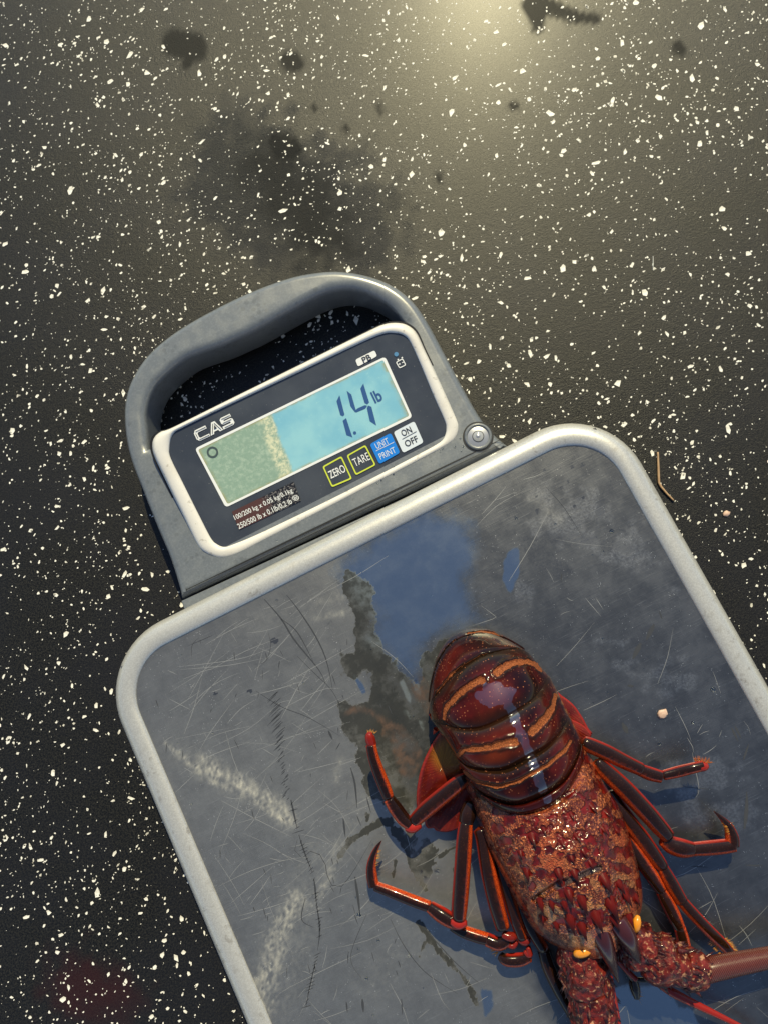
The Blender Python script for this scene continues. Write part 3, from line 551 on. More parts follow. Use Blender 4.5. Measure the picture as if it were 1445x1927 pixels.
# bubble level
bc = W(899,821.5,HZ+.0005); lv = []
for r, z in ((.0078,-.006),(.0078,.0004),(.0074,.0014),(.0066,.0017),(.0060,.0011),(.0060,.0004)): lv.append([(bc[0]+r*math.cos(a), bc[1]+r*math.sin(a), HZ+z) for a in np.linspace(0,6.2832,36,endpoint=False)])
lev = fix(mk('bubble_level', np.array(lv).reshape(-1,3), grid_faces(6,36,True), GREY, scale))
def disc(name, r, z, mat, parent, dome=0., n=32):
    V = [(bc[0], bc[1], HZ+z+dome)]; F = []; R = 5
    for i in range(1,R+1):
        for a in np.linspace(0,6.2832,n,endpoint=False): V.append((bc[0]+r*i/R*math.cos(a), bc[1]+r*i/R*math.sin(a), HZ+z+dome*(1-(i/R)**2)))
    F += [[0,1+j,1+(j+1)%n] for j in range(n)]
    for i in range(R-1): F += [[1+i*n+j,1+(i+1)*n+j,1+(i+1)*n+(j+1)%n,1+i*n+(j+1)%n] for j in range(n)]
    return mk(name, V, F, mat, parent)
disc('level_vial', .0060, .0006, STEEL, lev, .0006); disc('level_ring', .0033, .0012, BLACK, lev, .0001); disc('level_window', .0029, .00125, GLASSY, lev, .0007); disc('level_bubble', .0013, .0018, STEEL, lev, .0004)
rr = [[(bc[0]+r*math.cos(a), bc[1]+r*math.sin(a), HZ+.0004) for a in np.linspace(0,6.2832,36,endpoint=False)] for r in (.0086,.0077)]
fix(mk('level_seam', np.array(rr).reshape(-1,3), grid_faces(2,36,True), BLACK, lev))

# ================================================================== LOBSTER
lob = bpy.data.objects.new('spiny_lobster', None); COL.objects.link(lob); lob.empty_display_size = .02
tag(lob, 'dark red spiny lobster lying back up on the scale plate, tail curled under', 'lobster')
mm = .001
NT = 110
TH = np.linspace(0, math.pi, NT)
def arc(pts):
    """px arc, sampled densely towards its two ends"""
    d = resample(pts, 400); s = (1-np.cos(TH))/2; i = s*399
    return np.stack([np.interp(i, np.arange(400), d[:,k]) for k in (0,1)], -1)
A = [arc(p) for p in (
 [(876,1466),(899,1492),(932,1522),(987,1533),(1043,1514),(1079,1474),(1096,1437),(1099,1408)],
 [(872,1455),(890,1482),(913,1499),(940,1511),(974,1516),(1015,1503),(1057,1476),(1079,1445),(1092,1412),(1095,1394)],
 [(843,1402),(868,1436),(891,1449),(924,1453),(957,1449),(1001,1425),(1029,1408),(1054,1381),(1068,1358),(1073,1350)],
 [(812,1356),(838,1366),(863,1373),(899,1373),(935,1360),(974,1338),(1001,1319),(1018,1300),(1030,1280),(1035,1276)],
 [(808,1338),(814,1316),(831,1295),(863,1262),(899,1239),(935,1226),(971,1221),(993,1230),(1007,1243)],
 [(807,1324),(812,1285),(824,1245),(848,1212),(880,1196),(913,1192),(946,1200),(975,1215),(988,1224)],
 [(806.5,1320),(810,1279),(819,1243),(835,1212),(855,1193),(880,1183),(913,1183),(946,1194),(979,1215),(984,1221)])]
HC = [44,46.5,49,48,38,25,14]; HE = [15,15,15,14,12,10,8]
GRV = {1: [[(872,1452),(895,1470),(935,1481),(974,1470),(1029,1440),(1062,1412),(1073,1395)]],
       2: [[(862,1420),(872,1410),(900,1408),(930,1404),(952,1398),(968,1396)],[(1044,1308),(1040,1328),(1028,1348),(1012,1366),(1000,1377)]],
       3: [[(836,1352),(836,1340),(842,1328),(858,1310),(878,1295),(895,1284),(906,1280)],[(1017,1262),(1008,1252),(990,1245),(965,1247),(945,1256),(934,1266)]],
       4: [[(812,1335),(824,1300),(850,1268),(880,1248),(905,1234),(940,1226),(972,1221)]],
       5: [[(811,1318),(815,1285),(824,1250),(838,1222),(856,1204)],[(880,1192),(908,1188),(930,1193),(946,1201)]]}
GW = {1: 7.5, 2: 8., 3: 7., 4: 3., 5: 2.8}
names = 'tail_segment'
for k in range(6):
    F_, B_ = A[k], A[k+1]; MR = 44 if k in (1,2,3) else 26
    rows = []; att = dict(groove=[], lip=[], ochre=[], sky_patch=[]); s_ = np.sin(TH)
    ext = -.06 if k else 0.
    for i in range(MR):
        v = i/(MR-1); ve = v*(1.05)+ext*.0 if k < 5 else v
        q = F_*(1-ve)+B_*ve
        h = (HE[k]*(1-ve)+HE[k+1]*ve) + ((HC[k]-HE[k])*(1-ve)+(HC[k+1]-HE[k+1])*ve)*s_**.92
        h = h + s_**.5*(4.4 if k in (1,2,3) else 2.8)*((1-abs(2*v-1)**3.6)-.62)
        if k == 5: h = h - 9*s_*(v**2)*0
        d = np.full(NT, 99.); 
        for g in GRV.get(k, []):
            dd, tt = segdist(q, g); wd = GW[k]*((.52+.55*tt if k in (2,3) else .50+.40*np.sin(np.pi*np.clip(tt*.9+.1,0,1)))+.75*(fbm(q[:,0]/7,q[:,1]/7,61)-.5))*(.6 if (k==1) else 1); dd = dd*9/wd; d = np.minimum(d, dd)
        gv = sst(10, 7, d); h = h - 1.0*gv*s_ + .5*sst(5,2,np.abs(d-12))*s_
        rows.append(W(q[:,0], q[:,1], H+h*mm)); att['groove'].append(gv)
        fz = (fbm(q[:,0]/14,q[:,1]/14,8)-.5)*26
        att['sky_patch'].append(np.maximum(sst(-3,3,polyd(q,[(885,1318),(908,1296),(914,1286),(930,1282),(945,1290),(965,1292),(972,1296),(962,1318),(950,1328),(920,1330)])+fz*.6), sst(4,-2,segdist(q,[(958,1330),(975,1372),(990,1405),(1005,1440),(1015,1468),(1028,1505)])[0]-8+fz*.5)))  # glossier coat patch drawn in the shape of the sky's reflection
        att['lip'].append(np.full(NT, sst(.72,.95,v) if k else 0.) + (sst(.25,.05,v)*.8 if k else 0) + .9*sst(5,1.5,np.abs(d-12.5)))  # dark lips, plus shade painted along segment gaps and furrow borders
        att['ochre'].append(np.maximum(sst(.20,.04,s_)*sst(.35,.6,fbm(q[:,0]/9,q[:,1]/9,6))*(1 if k < 4 else .4), (sst(.30,.12,s_)*(TH>1.57)*sst(.42,.55,fbm(q[:,0]/7,q[:,1]/7,16)) + sst(.55,.25,s_)*(TH<1.57)*sst(.40,.52,fbm(q[:,0]/7,q[:,1]/7,26)))*(1 if k in (1,2) else .35)*sst(.55,.15,abs(v-.4))))
    R = np.array(rows)
    ctr = R[:, [0,-1]].mean(1)
    lo = R[:, [0]].copy(); hi = R[:, [-1]].copy()
    def skirt(E_):
        out = []
        for f, dz in ((.02,.35),(.06,.7),(.16,1.)):
            P = E_ + (ctr[:,None]-E_)*f; P[...,2] = E_[...,2]*(1-dz)+(H+2*mm)*dz; out.append(P)
        return out
    L_ = skirt(lo); R_ = skirt(hi); G = np.concatenate(L_[::-1]+[R]+R_, 1)
    pad = lambda a: np.pad(np.array(a), ((0,0),(3,3)), mode='edge')
    at = {n_: pad(a) for n_, a in att.items()}
    if k == 5:                                      # last ring turns down and under the tail
        ex = []
        for f, z in ((.015,8),(.06,4),(.16,1.5)):
            P = G[-1] + (G[-1].mean(0)-G[-1])*f; P[:,2] = np.minimum(G[-1,:,2], H+z*mm); ex.append(P)
        G = np.concatenate([G, np.array(ex)], 0); at = {n_: np.pad(a, ((0,3),(0,0)), mode='edge') for n_, a in at.items()}
    o = fix(mk(names, G.reshape(-1,3), grid_faces(*G.shape[:2]), TAIL, lob, at))
    md = o.modifiers.new('t', 'SOLIDIFY'); md.thickness = .0006; md.offset = -1
# soft body core beneath the shell rings (one continuous surface from tail to head)
core = []
for (x, y, h, rw, rh) in ((912,1240,12,26*.3,8),(925,1290,22,30,18),(945,1350,26,32,20),(975,1430,25,32,19),(1005,1520,24,30,19),(1040,1620,24,28,19),(1080,1700,23,23,16),(1110,1770,22,16,12)):
    c = W(x, y, H+h*mm); ax = np.array([.93,-.10,0]); ax = W(x+10,y-4,H)-W(x,y,H); ax /= np.linalg.norm(ax)
    core.append([c+ax*rw*.8*mm*math.cos(a)+np.array([0,0,1])*rh*.85*mm*math.sin(a) for a in np.linspace(0,6.2832,24,endpoint=False)])
core = np.array(core); caps = [core[0].mean(0), core[-1].mean(0)]
Fc = grid_faces(len(core),24,True).tolist(); n0 = len(core)*24
Fc += [[n0,(j+1)%24,j] for j in range(24)] + [[n0+1,n0-24+j,n0-24+(j+1)%24] for j in range(24)]
fix(mk('body', np.vstack([core.reshape(-1,3), caps]), Fc, LEG, lob))
# carapace
le = resample([(870,1462),(884,1505),(897,1545),(915,1590),(945,1650),(975,1705),(1000,1745),(1030,1772),(1066,1790)], 190)
ri = resample([(1100,1400),(1118,1436),(1138,1475),(1165,1520),(1183,1570),(1197,1620),(1207,1670),(1206,1712),(1190,1750)], 190)
NC = 190; TC = np.linspace(0, math.pi, NC); s_ = (1-np.cos(TC))/2; hs = np.sin(TC)
rows = []; Qs = []
for i in range(190):
    v = i/189; a, b = le[i], ri[i]; mid = (a+b)/2; ax = np.array([.36,.93]); bulge = np.interp(v, [0,.15,.4,.8,1],[82,74,52,40,34])
    ctrl = mid + ax*bulge*2
    q = ((1-s_)**2)[:,None]*a + (2*s_*(1-s_))[:,None]*ctrl + (s_**2)[:,None]*b
    hc_ = np.interp(v, [0,.1,.35,.6,.8,1.],[41.5,45,50,49,44,34]); he_ = np.interp(v, [0,.5,1.],[13,15,18])
    h = he_+(hc_-he_)*hs**.85
    Qs.append(q); rows.append(h)
Qs = np.array(Qs); Hh = np.array(rows); Qf = Qs.reshape(-1,2); x, y = Qf.T
SP = [(981,1567,1),(1000,1578,1.5),(1022,1563,1.1),(1033,1560,1),(1074,1534,1.1),(1097,1525,1),(1113,1519,1.3),(1117,1497,1),(1136,1488,.8),(1140,1530,1.1),(1084,1573,1.2),(1058,1587,1.2),(979,1606,1.3),(962,1624,1),(991,1641,1.2),(1008,1621,1.),(1016,1643,1),(1000,1668,1),(981,1665,.8),(1050,1643,1.3),(1074,1616,1.2),(1097,1604,1.2),(1120,1606,1),(1134,1561,1.1),(1159,1563,1.1),(1111,1625,1.2),(1080,1643,1.3),(1055,1660,1.1),(1136,1656,1.5),(1095,1695,1.5),(1070,1683,1.3),(1120,1726,1.9),(1148,1701,1.7),(1072,1730,1.4),(1175,1685,1.2),(1163,1664,1.2),(1180,1608,1),(1062,1702,1.1),(1016,1699,1.2),(1182,1728,1.4),(931,1529,.9),(942,1562,.9),(945,1582,1),(1040,1540,.9),(1078,1553,.9),(1030,1600,1.),(1150,1610,1),(1166,1632,1),(1037,1700,1),(1045,1740,1),(1100,1660,1),(1010,1600,1),(960,1545,.9),(1010,1545,.8),(1060,1525,.8),(1154,1728,1.3),(1094,1745,1.3),(928,1556,.8),(955,1600,.8),(1020,1727,1.),(1180,1640,.9),(1195,1690,.9)]
cr = .70 + 1.3*(fbm(x/17,y/17,41,4)-.5) - .22*sst(1040,1180,x+ (y-1500)*-.35)*sst(.42,.6,fbm(x/20,y/20,29,3)) - .12*sst(.45,.6,fbm(x/48,y/48,13,3))
for sx, sy, sr in SP:
    d = np.hypot(x-sx, (y-sy)*.85); cr = cr - .8*sst(9.5*sr,3.5*sr,d+(fbm(x/6,y/6,3)-.5)*11)
gl, _ = segdist(Qf, [(1005,1694),(1030,1676),(1050,1664),(1072,1656),(1092,1650),(1112,1640),(1127,1634)]); gr_ = sst(8,3,gl)
gr2, _ = segdist(Qf, [(1048,1668),(1075,1655),(1108,1640),(1127,1634)]); dg_ = sst(8,4,gr2+(fbm(x/5,y/5,2)-.5)*5)
rim_, _ = segdist(Qf, [tuple(p) for p in Qs[2,::6]]); rimg = sst(9,3,np.abs(rim_-12))
disp = .7*(fbm(x/10,y/10,51,4)-.5)*np.clip(cr,0,1)*2 + .55*sst(.3,.55,cr) - 2.2*gr_ - .8*rimg
pale = sst(.52,.70,fbm(x/14+3,y/14,91,3)) * sst(1560,1760,y)
Hh = Hh + disp.reshape(Hh.shape)*np.clip(hs*1.6,0,1)[None]
G = W(Qs[...,0], Qs[...,1], H+Hh*mm); ctr = G[:, [0,-1]].mean(1)
def skirt2(E_):
    out = []
    for f, dz in ((.02,.3),(.08,.65),(.22,.9)):
        P = E_ + (ctr[:,None]-E_)*f; P[...,2] = E_[...,2]*(1-dz)+(H+3*mm)*dz; out.append(P)
    return out
G2 = np.concatenate(skirt2(G[:,[0]])[::-1]+[G]+skirt2(G[:,[-1]]), 1)
pad = lambda a: np.pad(a.reshape(190,NC), ((0,3),(3,3)), mode='edge')
ex = []
for f, z in ((.04,.35),(.14,.7),(.30,.95)):
    P = G2[-1]+(G2[-1].mean(0)-G2[-1])*f; P[:,2] = G2[-1,:,2]*(1-z)+(H+10*mm)*z; ex.append(P)
G2 = np.concatenate([G2, np.array(ex)], 0)
cara = fix(mk('carapace', G2.reshape(-1,3), grid_faces(*G2.shape[:2]), CARA, lob, dict(crust=pad(cr), groove=pad(dg_), pale=pad(pale))))
# spines (shared mesh, copies placed on the shell, leaning forward)
def spine_mesh(name, rings=7, sides=10, L=1., curve=.55):
    V = []; T = []
    for i in range(rings):
        t = i/(rings-1); r = (1-t)**.85*.5*(1 if i else 1.15)
        for j in range(sides):
            a = 6.2832*j/sides; V.append((L*(t*curve*.9+t*t*.75)+r*math.cos(a)*.95-.12, r*math.sin(a), -.14+L*(t*1.15-t*t*.35)+r*math.cos(a)*-.25)); T.append(t)
    return np.array(V), grid_faces(rings, sides, True), np.array(T)
Vs, Fs, Ts = spine_mesh('s'); sp0 = fix(mk('spine', Vs, Fs, SPINE, None, dict(tip=sst(.35,.9,Ts)), link=False))
hd = W(1060,1700,H+.04)-W(1000,1540,H+.04); yaw = math.atan2(hd[1], hd[0])
Gf = G.reshape(-1,3)
for sx, sy, sr in SP:
    if sr < 1.1 and sy < 1690: continue
    i = np.argmin(np.hypot(x-sx, y-sy)); p = Gf[i]; f = sp0.copy(); COL.objects.link(f); f.parent = cara; f.name = 'spine'
    gi, gj = divmod(i, NC); gi = min(max(gi,1),188); gj = min(max(gj,1),NC-2)
    tu = Vector(G[gi+1,gj]-G[gi-1,gj]).normalized(); tv = Vector(G[gi,gj+1]-G[gi,gj-1]).normalized(); nn = tu.cross(tv)
    if nn.z < 0: nn = -nn
    nn = (nn+Vector((0,0,.5))).normalized(); xx = (tu - nn*tu.dot(nn)).normalized(); yy = nn.cross(xx)
    k_ = .0021*sr*random.uniform(.85,1.15)*(1.0 if sy < 1640 else 1.45)
    f.matrix_world = Matrix(((xx.x*k_*1.1,yy.x*k_,nn.x*k_,p[0]),(xx.y*k_*1.1,yy.y*k_,nn.y*k_,p[1]),(xx.z*k_*1.1,yy.z*k_,nn.z*k_,p[2]),(0,0,0,1)))
    f.matrix_parent_inverse = Matrix.Identity(4)
bpy.data.objects.remove(sp0)

# ---- tubes
def tube(mb, pts, sides=16, n=None, side=None, flat_=1., cap=True, oth=(.38,.66), redw=.0, gold=None, noise=0., seed=0, tip=None, rtip=False):
    """pts: rows (px, py, height mm, radius px). Adds one tapered limb piece."""
    P0 = resample(np.array(pts,float), n or max(6, len(pts)*7)); C = W(P0[:,0], P0[:,1], H+P0[:,2]*mm); k = .000246
    r = P0[:,3]*k; T = np.gradient(C, axis=0); T /= np.linalg.norm(T,axis=1)[:,None]+1e-12
    up = np.array([0,0,1.]); B = np.cross(T, up); bl_ = np.linalg.norm(B,axis=1)[:,None]; B = B/(bl_+1e-9); N = np.cross(B, T)
    an = np.linspace(0, 6.2832, sides, endpoint=False); ca, sa = np.cos(an), np.sin(an)
    nrm = B[:,None]*ca[None,:,None]+N[:,None]*sa[None,:,None]
    rr = r[:,None]*np.ones(sides)
    if noise:
        ii = np.arange(len(r))[:,None]*.28; rr = rr*(1+noise*(vnoise(ii+seed*9.1, an[None]*1.6+0*ii, seed)-.5)*2)
    V = C[:,None]+ (B[:,None]*ca[None,:,None] + N[:,None]*sa[None,:,None]*flat_)*rr[...,None]
    og = np.zeros(rr.shape); rd = np.zeros(rr.shape)
    if side is not None:
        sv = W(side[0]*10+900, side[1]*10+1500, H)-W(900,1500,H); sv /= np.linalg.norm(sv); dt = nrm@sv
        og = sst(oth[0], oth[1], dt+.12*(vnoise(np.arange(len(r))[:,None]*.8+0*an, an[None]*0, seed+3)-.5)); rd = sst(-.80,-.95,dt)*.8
    if redw: rd = np.maximum(rd, redw)
    gd = np.zeros(rr.shape)
    if gold: gd = np.repeat(sst(gold[0],gold[1],np.linspace(0,1,len(r)))[:,None], sides, 1)
    tpv = np.repeat((np.linspace(0,1,len(r)) if tip else np.zeros(len(r)))[:,None], sides, 1)
    F = grid_faces(len(r), sides, True).tolist(); VV = V.reshape(-1,3); m_ = len(VV)
    ends = np.vstack([C[0]-T[0]*r[0]*.35, C[-1]+T[-1]*r[-1]*.35]); VV = np.vstack([VV, ends])
    F += [[m_, (j+1)%sides, j] for j in range(sides)] + [[m_+1, m_-sides+j, m_-sides+(j+1)%sides] for j in range(sides)]
    e2 = lambda a: np.r_[a.ravel(), a[0].mean(), a[-1].mean()]
    mb.add(VV, F, orange=e2(og), red=e2(rd), gold=e2(gd), tip=e2(tpv)); return C, T, r
def cone(mb, p, d, L, r, sides=5, bend=0., **at):
    d = np.array(d,float); d /= np.linalg.norm(d)+1e-12; a = np.cross(d, [0.3,.2,1.]); a /= np.linalg.norm(a); b = np.cross(d, a); V = []; n = 3
    for i, (t, s) in enumerate(((0,1.),(.5,.55))):
        for j in range(sides):
            an = 6.2832*j/sides; V.append(np.array(p)+d*L*t+(a*math.cos(an)+b*math.sin(an))*r*s)
    V.append(np.array(p)+d*L); F = grid_faces(2,sides,True).tolist()+[[sides+j,sides+(j+1)%sides,2*sides] for j in range(sides)]
    at2 = {k: np.array([v]*(2*sides)+[v]) for k, v in at.items()}
    if 'tip' in at: at2['tip'] = np.array([0.2]*sides+[.7]*sides+[1.])
    mb.add(V, F, **at2)
def bristles(mb, pts, n, L, px_dir=None, spread=1., gold=1., h=6, r=.00012, orange=0.):
    for _ in range(n):
        t = random.random()*(len(pts)-1); i = int(min(t, len(pts)-2)); f = t-i; q = np.array(pts[i])*(1-f)+np.array(pts[i+1])*f
        p = W(q[0], q[1], H+(q[2] if len(q)>2 else h)*mm)
        if px_dir is not None:
            s_ = random.choice(px_dir); dd = W(q[0]+s_[0]*10,q[1]+s_[1]*10,H)-W(q[0],q[1],H); dd = dd/np.linalg.norm(dd)
        else: dd = np.zeros(3)
        dd = dd + np.array([random.gauss(0,.3)*spread, random.gauss(0,.3)*spread, random.gauss(0.1,.35)*spread]); cone(mb, p, dd, L*random.uniform(.6,1.2), r, 4, gold=gold, orange=orange)
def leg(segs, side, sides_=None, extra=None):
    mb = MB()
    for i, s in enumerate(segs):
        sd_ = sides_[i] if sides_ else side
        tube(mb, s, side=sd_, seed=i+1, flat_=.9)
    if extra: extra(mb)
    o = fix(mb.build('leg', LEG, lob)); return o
R_, Lf = (1,.15), (-1,.25)
# left side, from the tail end forward
def ex1(mb):
    tube(mb, [(700,1402,24,10),(697,1392,25,10.5),(696,1384,26,8.5),(698,1378,26,4)], redw=.5, seed=4)
    bristles(mb, [(690,1380,26),(706,1380,26)], 16, .0022, [(0,-1),(.6,-.8)], 1., 1.)
    tube(mb, [(765,1556,16,9),(776,1557,17,11),(790,1551,17,8)], redw=.75, seed=8)
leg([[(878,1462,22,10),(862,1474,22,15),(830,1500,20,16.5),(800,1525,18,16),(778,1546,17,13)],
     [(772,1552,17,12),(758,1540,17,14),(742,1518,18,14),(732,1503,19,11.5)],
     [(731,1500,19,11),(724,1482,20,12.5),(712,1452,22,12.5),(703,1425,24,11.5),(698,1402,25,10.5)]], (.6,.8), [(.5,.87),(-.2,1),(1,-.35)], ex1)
def ex2(mb):
    bristles(mb, [(706,1630,12),(709,1612,13),(712,1598,14)], 14, .0022, [(1,-.3)], .5, .9); bristles(mb, [(697,1640,10),(698,1620,11)], 4, .0012, [(-1,0)], .6, .6)
    tube(mb, [(850,1732,17,8),(862,1738,17,11),(876,1734,17,8)], redw=.7, seed=3)
leg([[(886,1512,20,14),(880,1532,21,16),(876,1548,21,14)],
     [(876,1548,21,13.5),(873,1580,22,15.5),(869,1640,22,16),(865,1695,19,16),(863,1728,17,14)],
     [(866,1738,15,12),(848,1732,14,15),(828,1720,13,15.5),(808,1706,12,12)],
     [(808,1706,12,11),(780,1696,11,11.5),(740,1680,10,11),(706,1667,9,10)],
     [(704,1668,9,11),(700,1650,9,11.5),(699,1630,10,10),(703,1610,12,7),(710,1594,14,4.2),(718,1582,15,.8)]], R_, [None,(1,.1),(-.3,1),(.2,-1),(1,0)], ex2)
def ex3(mb):
    bristles(mb, [(930,1786,8),(938,1794,8)], 9, .0030, [(-1,.2),(-.6,.8)], .6, 1., 8, .00022)
    tube(mb, [(945,1758,14,7),(960,1763,14,9),(972,1758,13,6)], redw=.35, seed=3); tube(mb, [(952,1776,12,5),(964,1780,12,6),(972,1772,12,4)], redw=.4, seed=3)
leg([[(902,1560,20,14),(908,1580,20,14.5),(918,1640,20,15.5),(932,1700,18,15.5),(945,1745,15,14)],
     [(956,1768,12,10),(938,1776,11,13),(916,1768,10,13)],
     [(920,1768,10,11.5),(898,1762,9,12.5),(870,1752,8,12),(850,1742,7,10)]], R_, [(1,-.1),(-.3,1),(.1,-1)], ex3)
def ex4(mb):
    tube(mb, [(976,1766,13,7),(986,1771,13,8.5),(995,1767,13,6)], redw=.35, seed=3); tube(mb, [(986,1790,10,5),(995,1796,10,7),(993,1782,11,5)], redw=.5, seed=3)
leg([[(926,1580,18,10),(935,1610,18,12),(952,1670,17,13),(970,1730,15,12.5),(982,1765,13,11)],
     [(996,1800,9,10),(976,1806,8,13),(952,1806,8,12),(940,1798,7,8)]], R_, [(1,-.2),(.2,1)], ex4)
leg([[(955,1625,15,10),(975,1690,15,12),(998,1745,14,12),(1022,1786,12,11)],
     [(1022,1788,11,12),(1032,1820,10,14),(1050,1860,8,13),(1072,1905,6,9),(1085,1930,5,6)]], R_, [(1,-.2),(.2,.6)], lambda mb: bristles(mb, [(1050,1880,6),(1076,1912,6)], 10, .0016, [(-.8,.5)], .6, .5))
# right side
def er1(mb):
    bristles(mb, [(1306,1432,17),(1334,1436,17)], 40, .0028, [(.2,-1),(1,-.2),(-.2,-1)], .8, .25, 17, .00022, .6); tube(mb, [(1312,1444,17,9),(1324,1442,17,9),(1331,1440,17,5)], redw=.6, seed=2)
leg([[(1096,1396,22,12),(1108,1402,22,15),(1140,1416,21,15.5),(1175,1434,19,14.5),(1205,1448,17,13)],
     [(1204,1449,17,12),(1222,1456,16,13.5),(1244,1462,16,12)],
     [(1247,1459,16,9.5),(1272,1453,16,11),(1300,1446,17,10.5),(1322,1441,17,10)]], Lf, [(-.25,1),(-.2,1),(.1,1)], er1)
def er2(mb):
    bristles(mb, [(1376,1578,12),(1368,1556,13),(1360,1544,13)], 26, .0022, [(-1,.1),(-.8,.6)], .5, .7); bristles(mb, [(1381,1570,11),(1374,1548,12)], 10, .0014, [(1,-.1)], .5, .5)
leg([[(1122,1432,20,14),(1136,1448,21,16),(1170,1480,22,18),(1210,1522,20,18),(1240,1556,17,16.5),(1256,1574,15,14)],
     [(1246,1580,14,12),(1262,1590,13,17),(1282,1596,13,18),(1302,1598,12,14)],
     [(1302,1598,12,13),(1330,1596,11,14),(1360,1593,10,14),(1381,1590,10,13)],
     [(1377,1592,10,13),(1376,1575,10,13),(1370,1556,11,9),(1358,1541,13,5),(1343,1527,15,1)]], Lf, [(-.8,.6),(-.2,1),(0,1),(-1,.2)], er2)
leg([[(1148,1490,16,11),(1170,1528,17,15),(1205,1575,16,16),(1236,1618,14,14),(1247,1632,13,11)],
     [(1246,1632,13,11),(1262,1662,12,13.5),(1282,1696,11,12)],
     [(1281,1694,11,11),(1300,1716,10,11.5),(1330,1748,8,11.5),(1362,1780,6,11),(1380,1800,5,8)]], Lf, [(-.8,.6),(-.8,.6),(-.8,.6)],
    lambda mb: (bristles(mb, [(1338,1770,6),(1356,1792,5),(1366,1798,5)], 60, .0026, [(-.8,.5),(-.7,.7)], .5, 1.), bristles(mb, [(1360,1764,7),(1382,1790,6)], 40, .0024, [(.9,-.3),(.9,0)], .5, .9)))
leg([[(1168,1560,14,11),(1190,1596,15,14),(1220,1640,13,14),(1244,1676,11,11)],
     [(1243,1676,11,11),(1252,1692,10,14),(1268,1725,9,13.5),(1278,1746,8,11)],
     [(1278,1746,8,11.5),(1284,1768,7,12.5),(1291,1795,6,11)]], Lf, [(1,-.6),(1,-.3),(1,-.2)],
    lambda mb: bristles(mb, [(1262,1760,6),(1272,1785,6),(1280,1800,6)], 60, .0030, [(-1,.1),(-.6,.6)], .5, 1., 6))
leg([[(1160,1800,16,4.5),(1174,1822,13,5),(1192,1845,10,6)], [(1190,1842,10,8),(1194,1860,8,10),(1198,1878,7,6)], [(1192,1842,11,4.5),(1206,1844,12,4.5),(1222,1844,13,4.5)]], None, [None,None,None],
    lambda mb: bristles(mb, [(1190,1845,10),(1200,1878,7)], 110, .0028, [(-1,.1),(.9,.2),(-.7,.6),(.5,.9)], .6, 1., 9))

# ---- tail fan blades showing from beneath on both sides
def blade(name, poly, hgt, base, tipd, fringe_w=6, gold=None):
    o_ = resample(poly, 90, True); n = len(o_); ctr = o_.mean(0); V = []; fr = []; rb = []; gd = []
    R = 12
    for i in range(R+1):
        t = i/R; q = ctr+(o_-ctr)*t; hh = hgt(q)
        V.append(W(q[:,0], q[:,1], H+(hh+2.2*(1-t**2))*mm)); dd, _ = segdist(q, [tuple(p) for p in o_]+[tuple(o_[0])])
        e = sst(fringe_w, fringe_w*.4, dd) if i < R else np.ones(n); fr.append(e)
        ang = np.arctan2(q[:,1]-base[1], q[:,0]-base[0]); rb.append(.5+.5*np.sin(ang*95)); gd.append(np.zeros(n) if gold is None else sst(gold[2],gold[2]*.3,np.hypot(q[:,0]-gold[0],q[:,1]-gold[1])))
    o = fix(mk(name, np.array(V).reshape(-1,3), grid_faces(R+1, n, True), FAN, lob, dict(fringe=np.array(fr), rib=np.array(rb), gold=np.array(gd))))
    md = o.modifiers.new('t','SOLIDIFY'); md.thickness = .0007; md.offset = -1; return o
hl = lambda q: np.interp(q[:,0], [780,880],[5,11])
blade('tail_fan', [(838,1372),(822,1385),(806,1412),(793,1442),(786,1472),(783,1503),(786,1522),(800,1516),(830,1500),(866,1470),(886,1450),(870,1410)], hl, (880,1430), None, 4.5, (845,1420,46))
blade('tail_fan', [(884,1470),(850,1490),(815,1510),(800,1530),(800,1552),(806,1559),(816,1558),(820,1563),(836,1566),(852,1563),(864,1556),(880,1536),(896,1500)], lambda q: np.interp(q[:,0], [790,880],[3,9]), (890,1440), None, 3.5)
blade('tail_fan', [(1040,1300),(1058,1310),(1078,1326),(1094,1348),(1106,1370),(1114,1381),(1098,1380),(1080,1372),(1060,1360),(1040,1345)], lambda q: np.interp(q[:,0],[1040,1115],[12,6]), (1030,1310), None, 4)
blade('tail_fan', [(1056,1346),(1080,1356),(1098,1366),(1112,1384),(1096,1396),(1076,1392),(1060,1376)], lambda q: np.interp(q[:,0],[1040,1115],[14,9]), (1040,1345), None, 3.2)
# side flap points along the left edge of the tail
for px_, py_, dx, dy, L in ((812,1345,0,1,.004),(820,1372,-.5,1,.0042),(868,1440,-.3,.9,.004),(866,1462,-.6,.8,.003)):
    mb = MB(); p = W(px_, py_, H+13*mm); d = W(px_+dx*10,py_+dy*10,H+11*mm)-W(px_,py_,H+13*mm); cone(mb, p, d, L, .0014, 8, red=1., orange=.5); fix(mb.build('flap_point', LEG, lob))
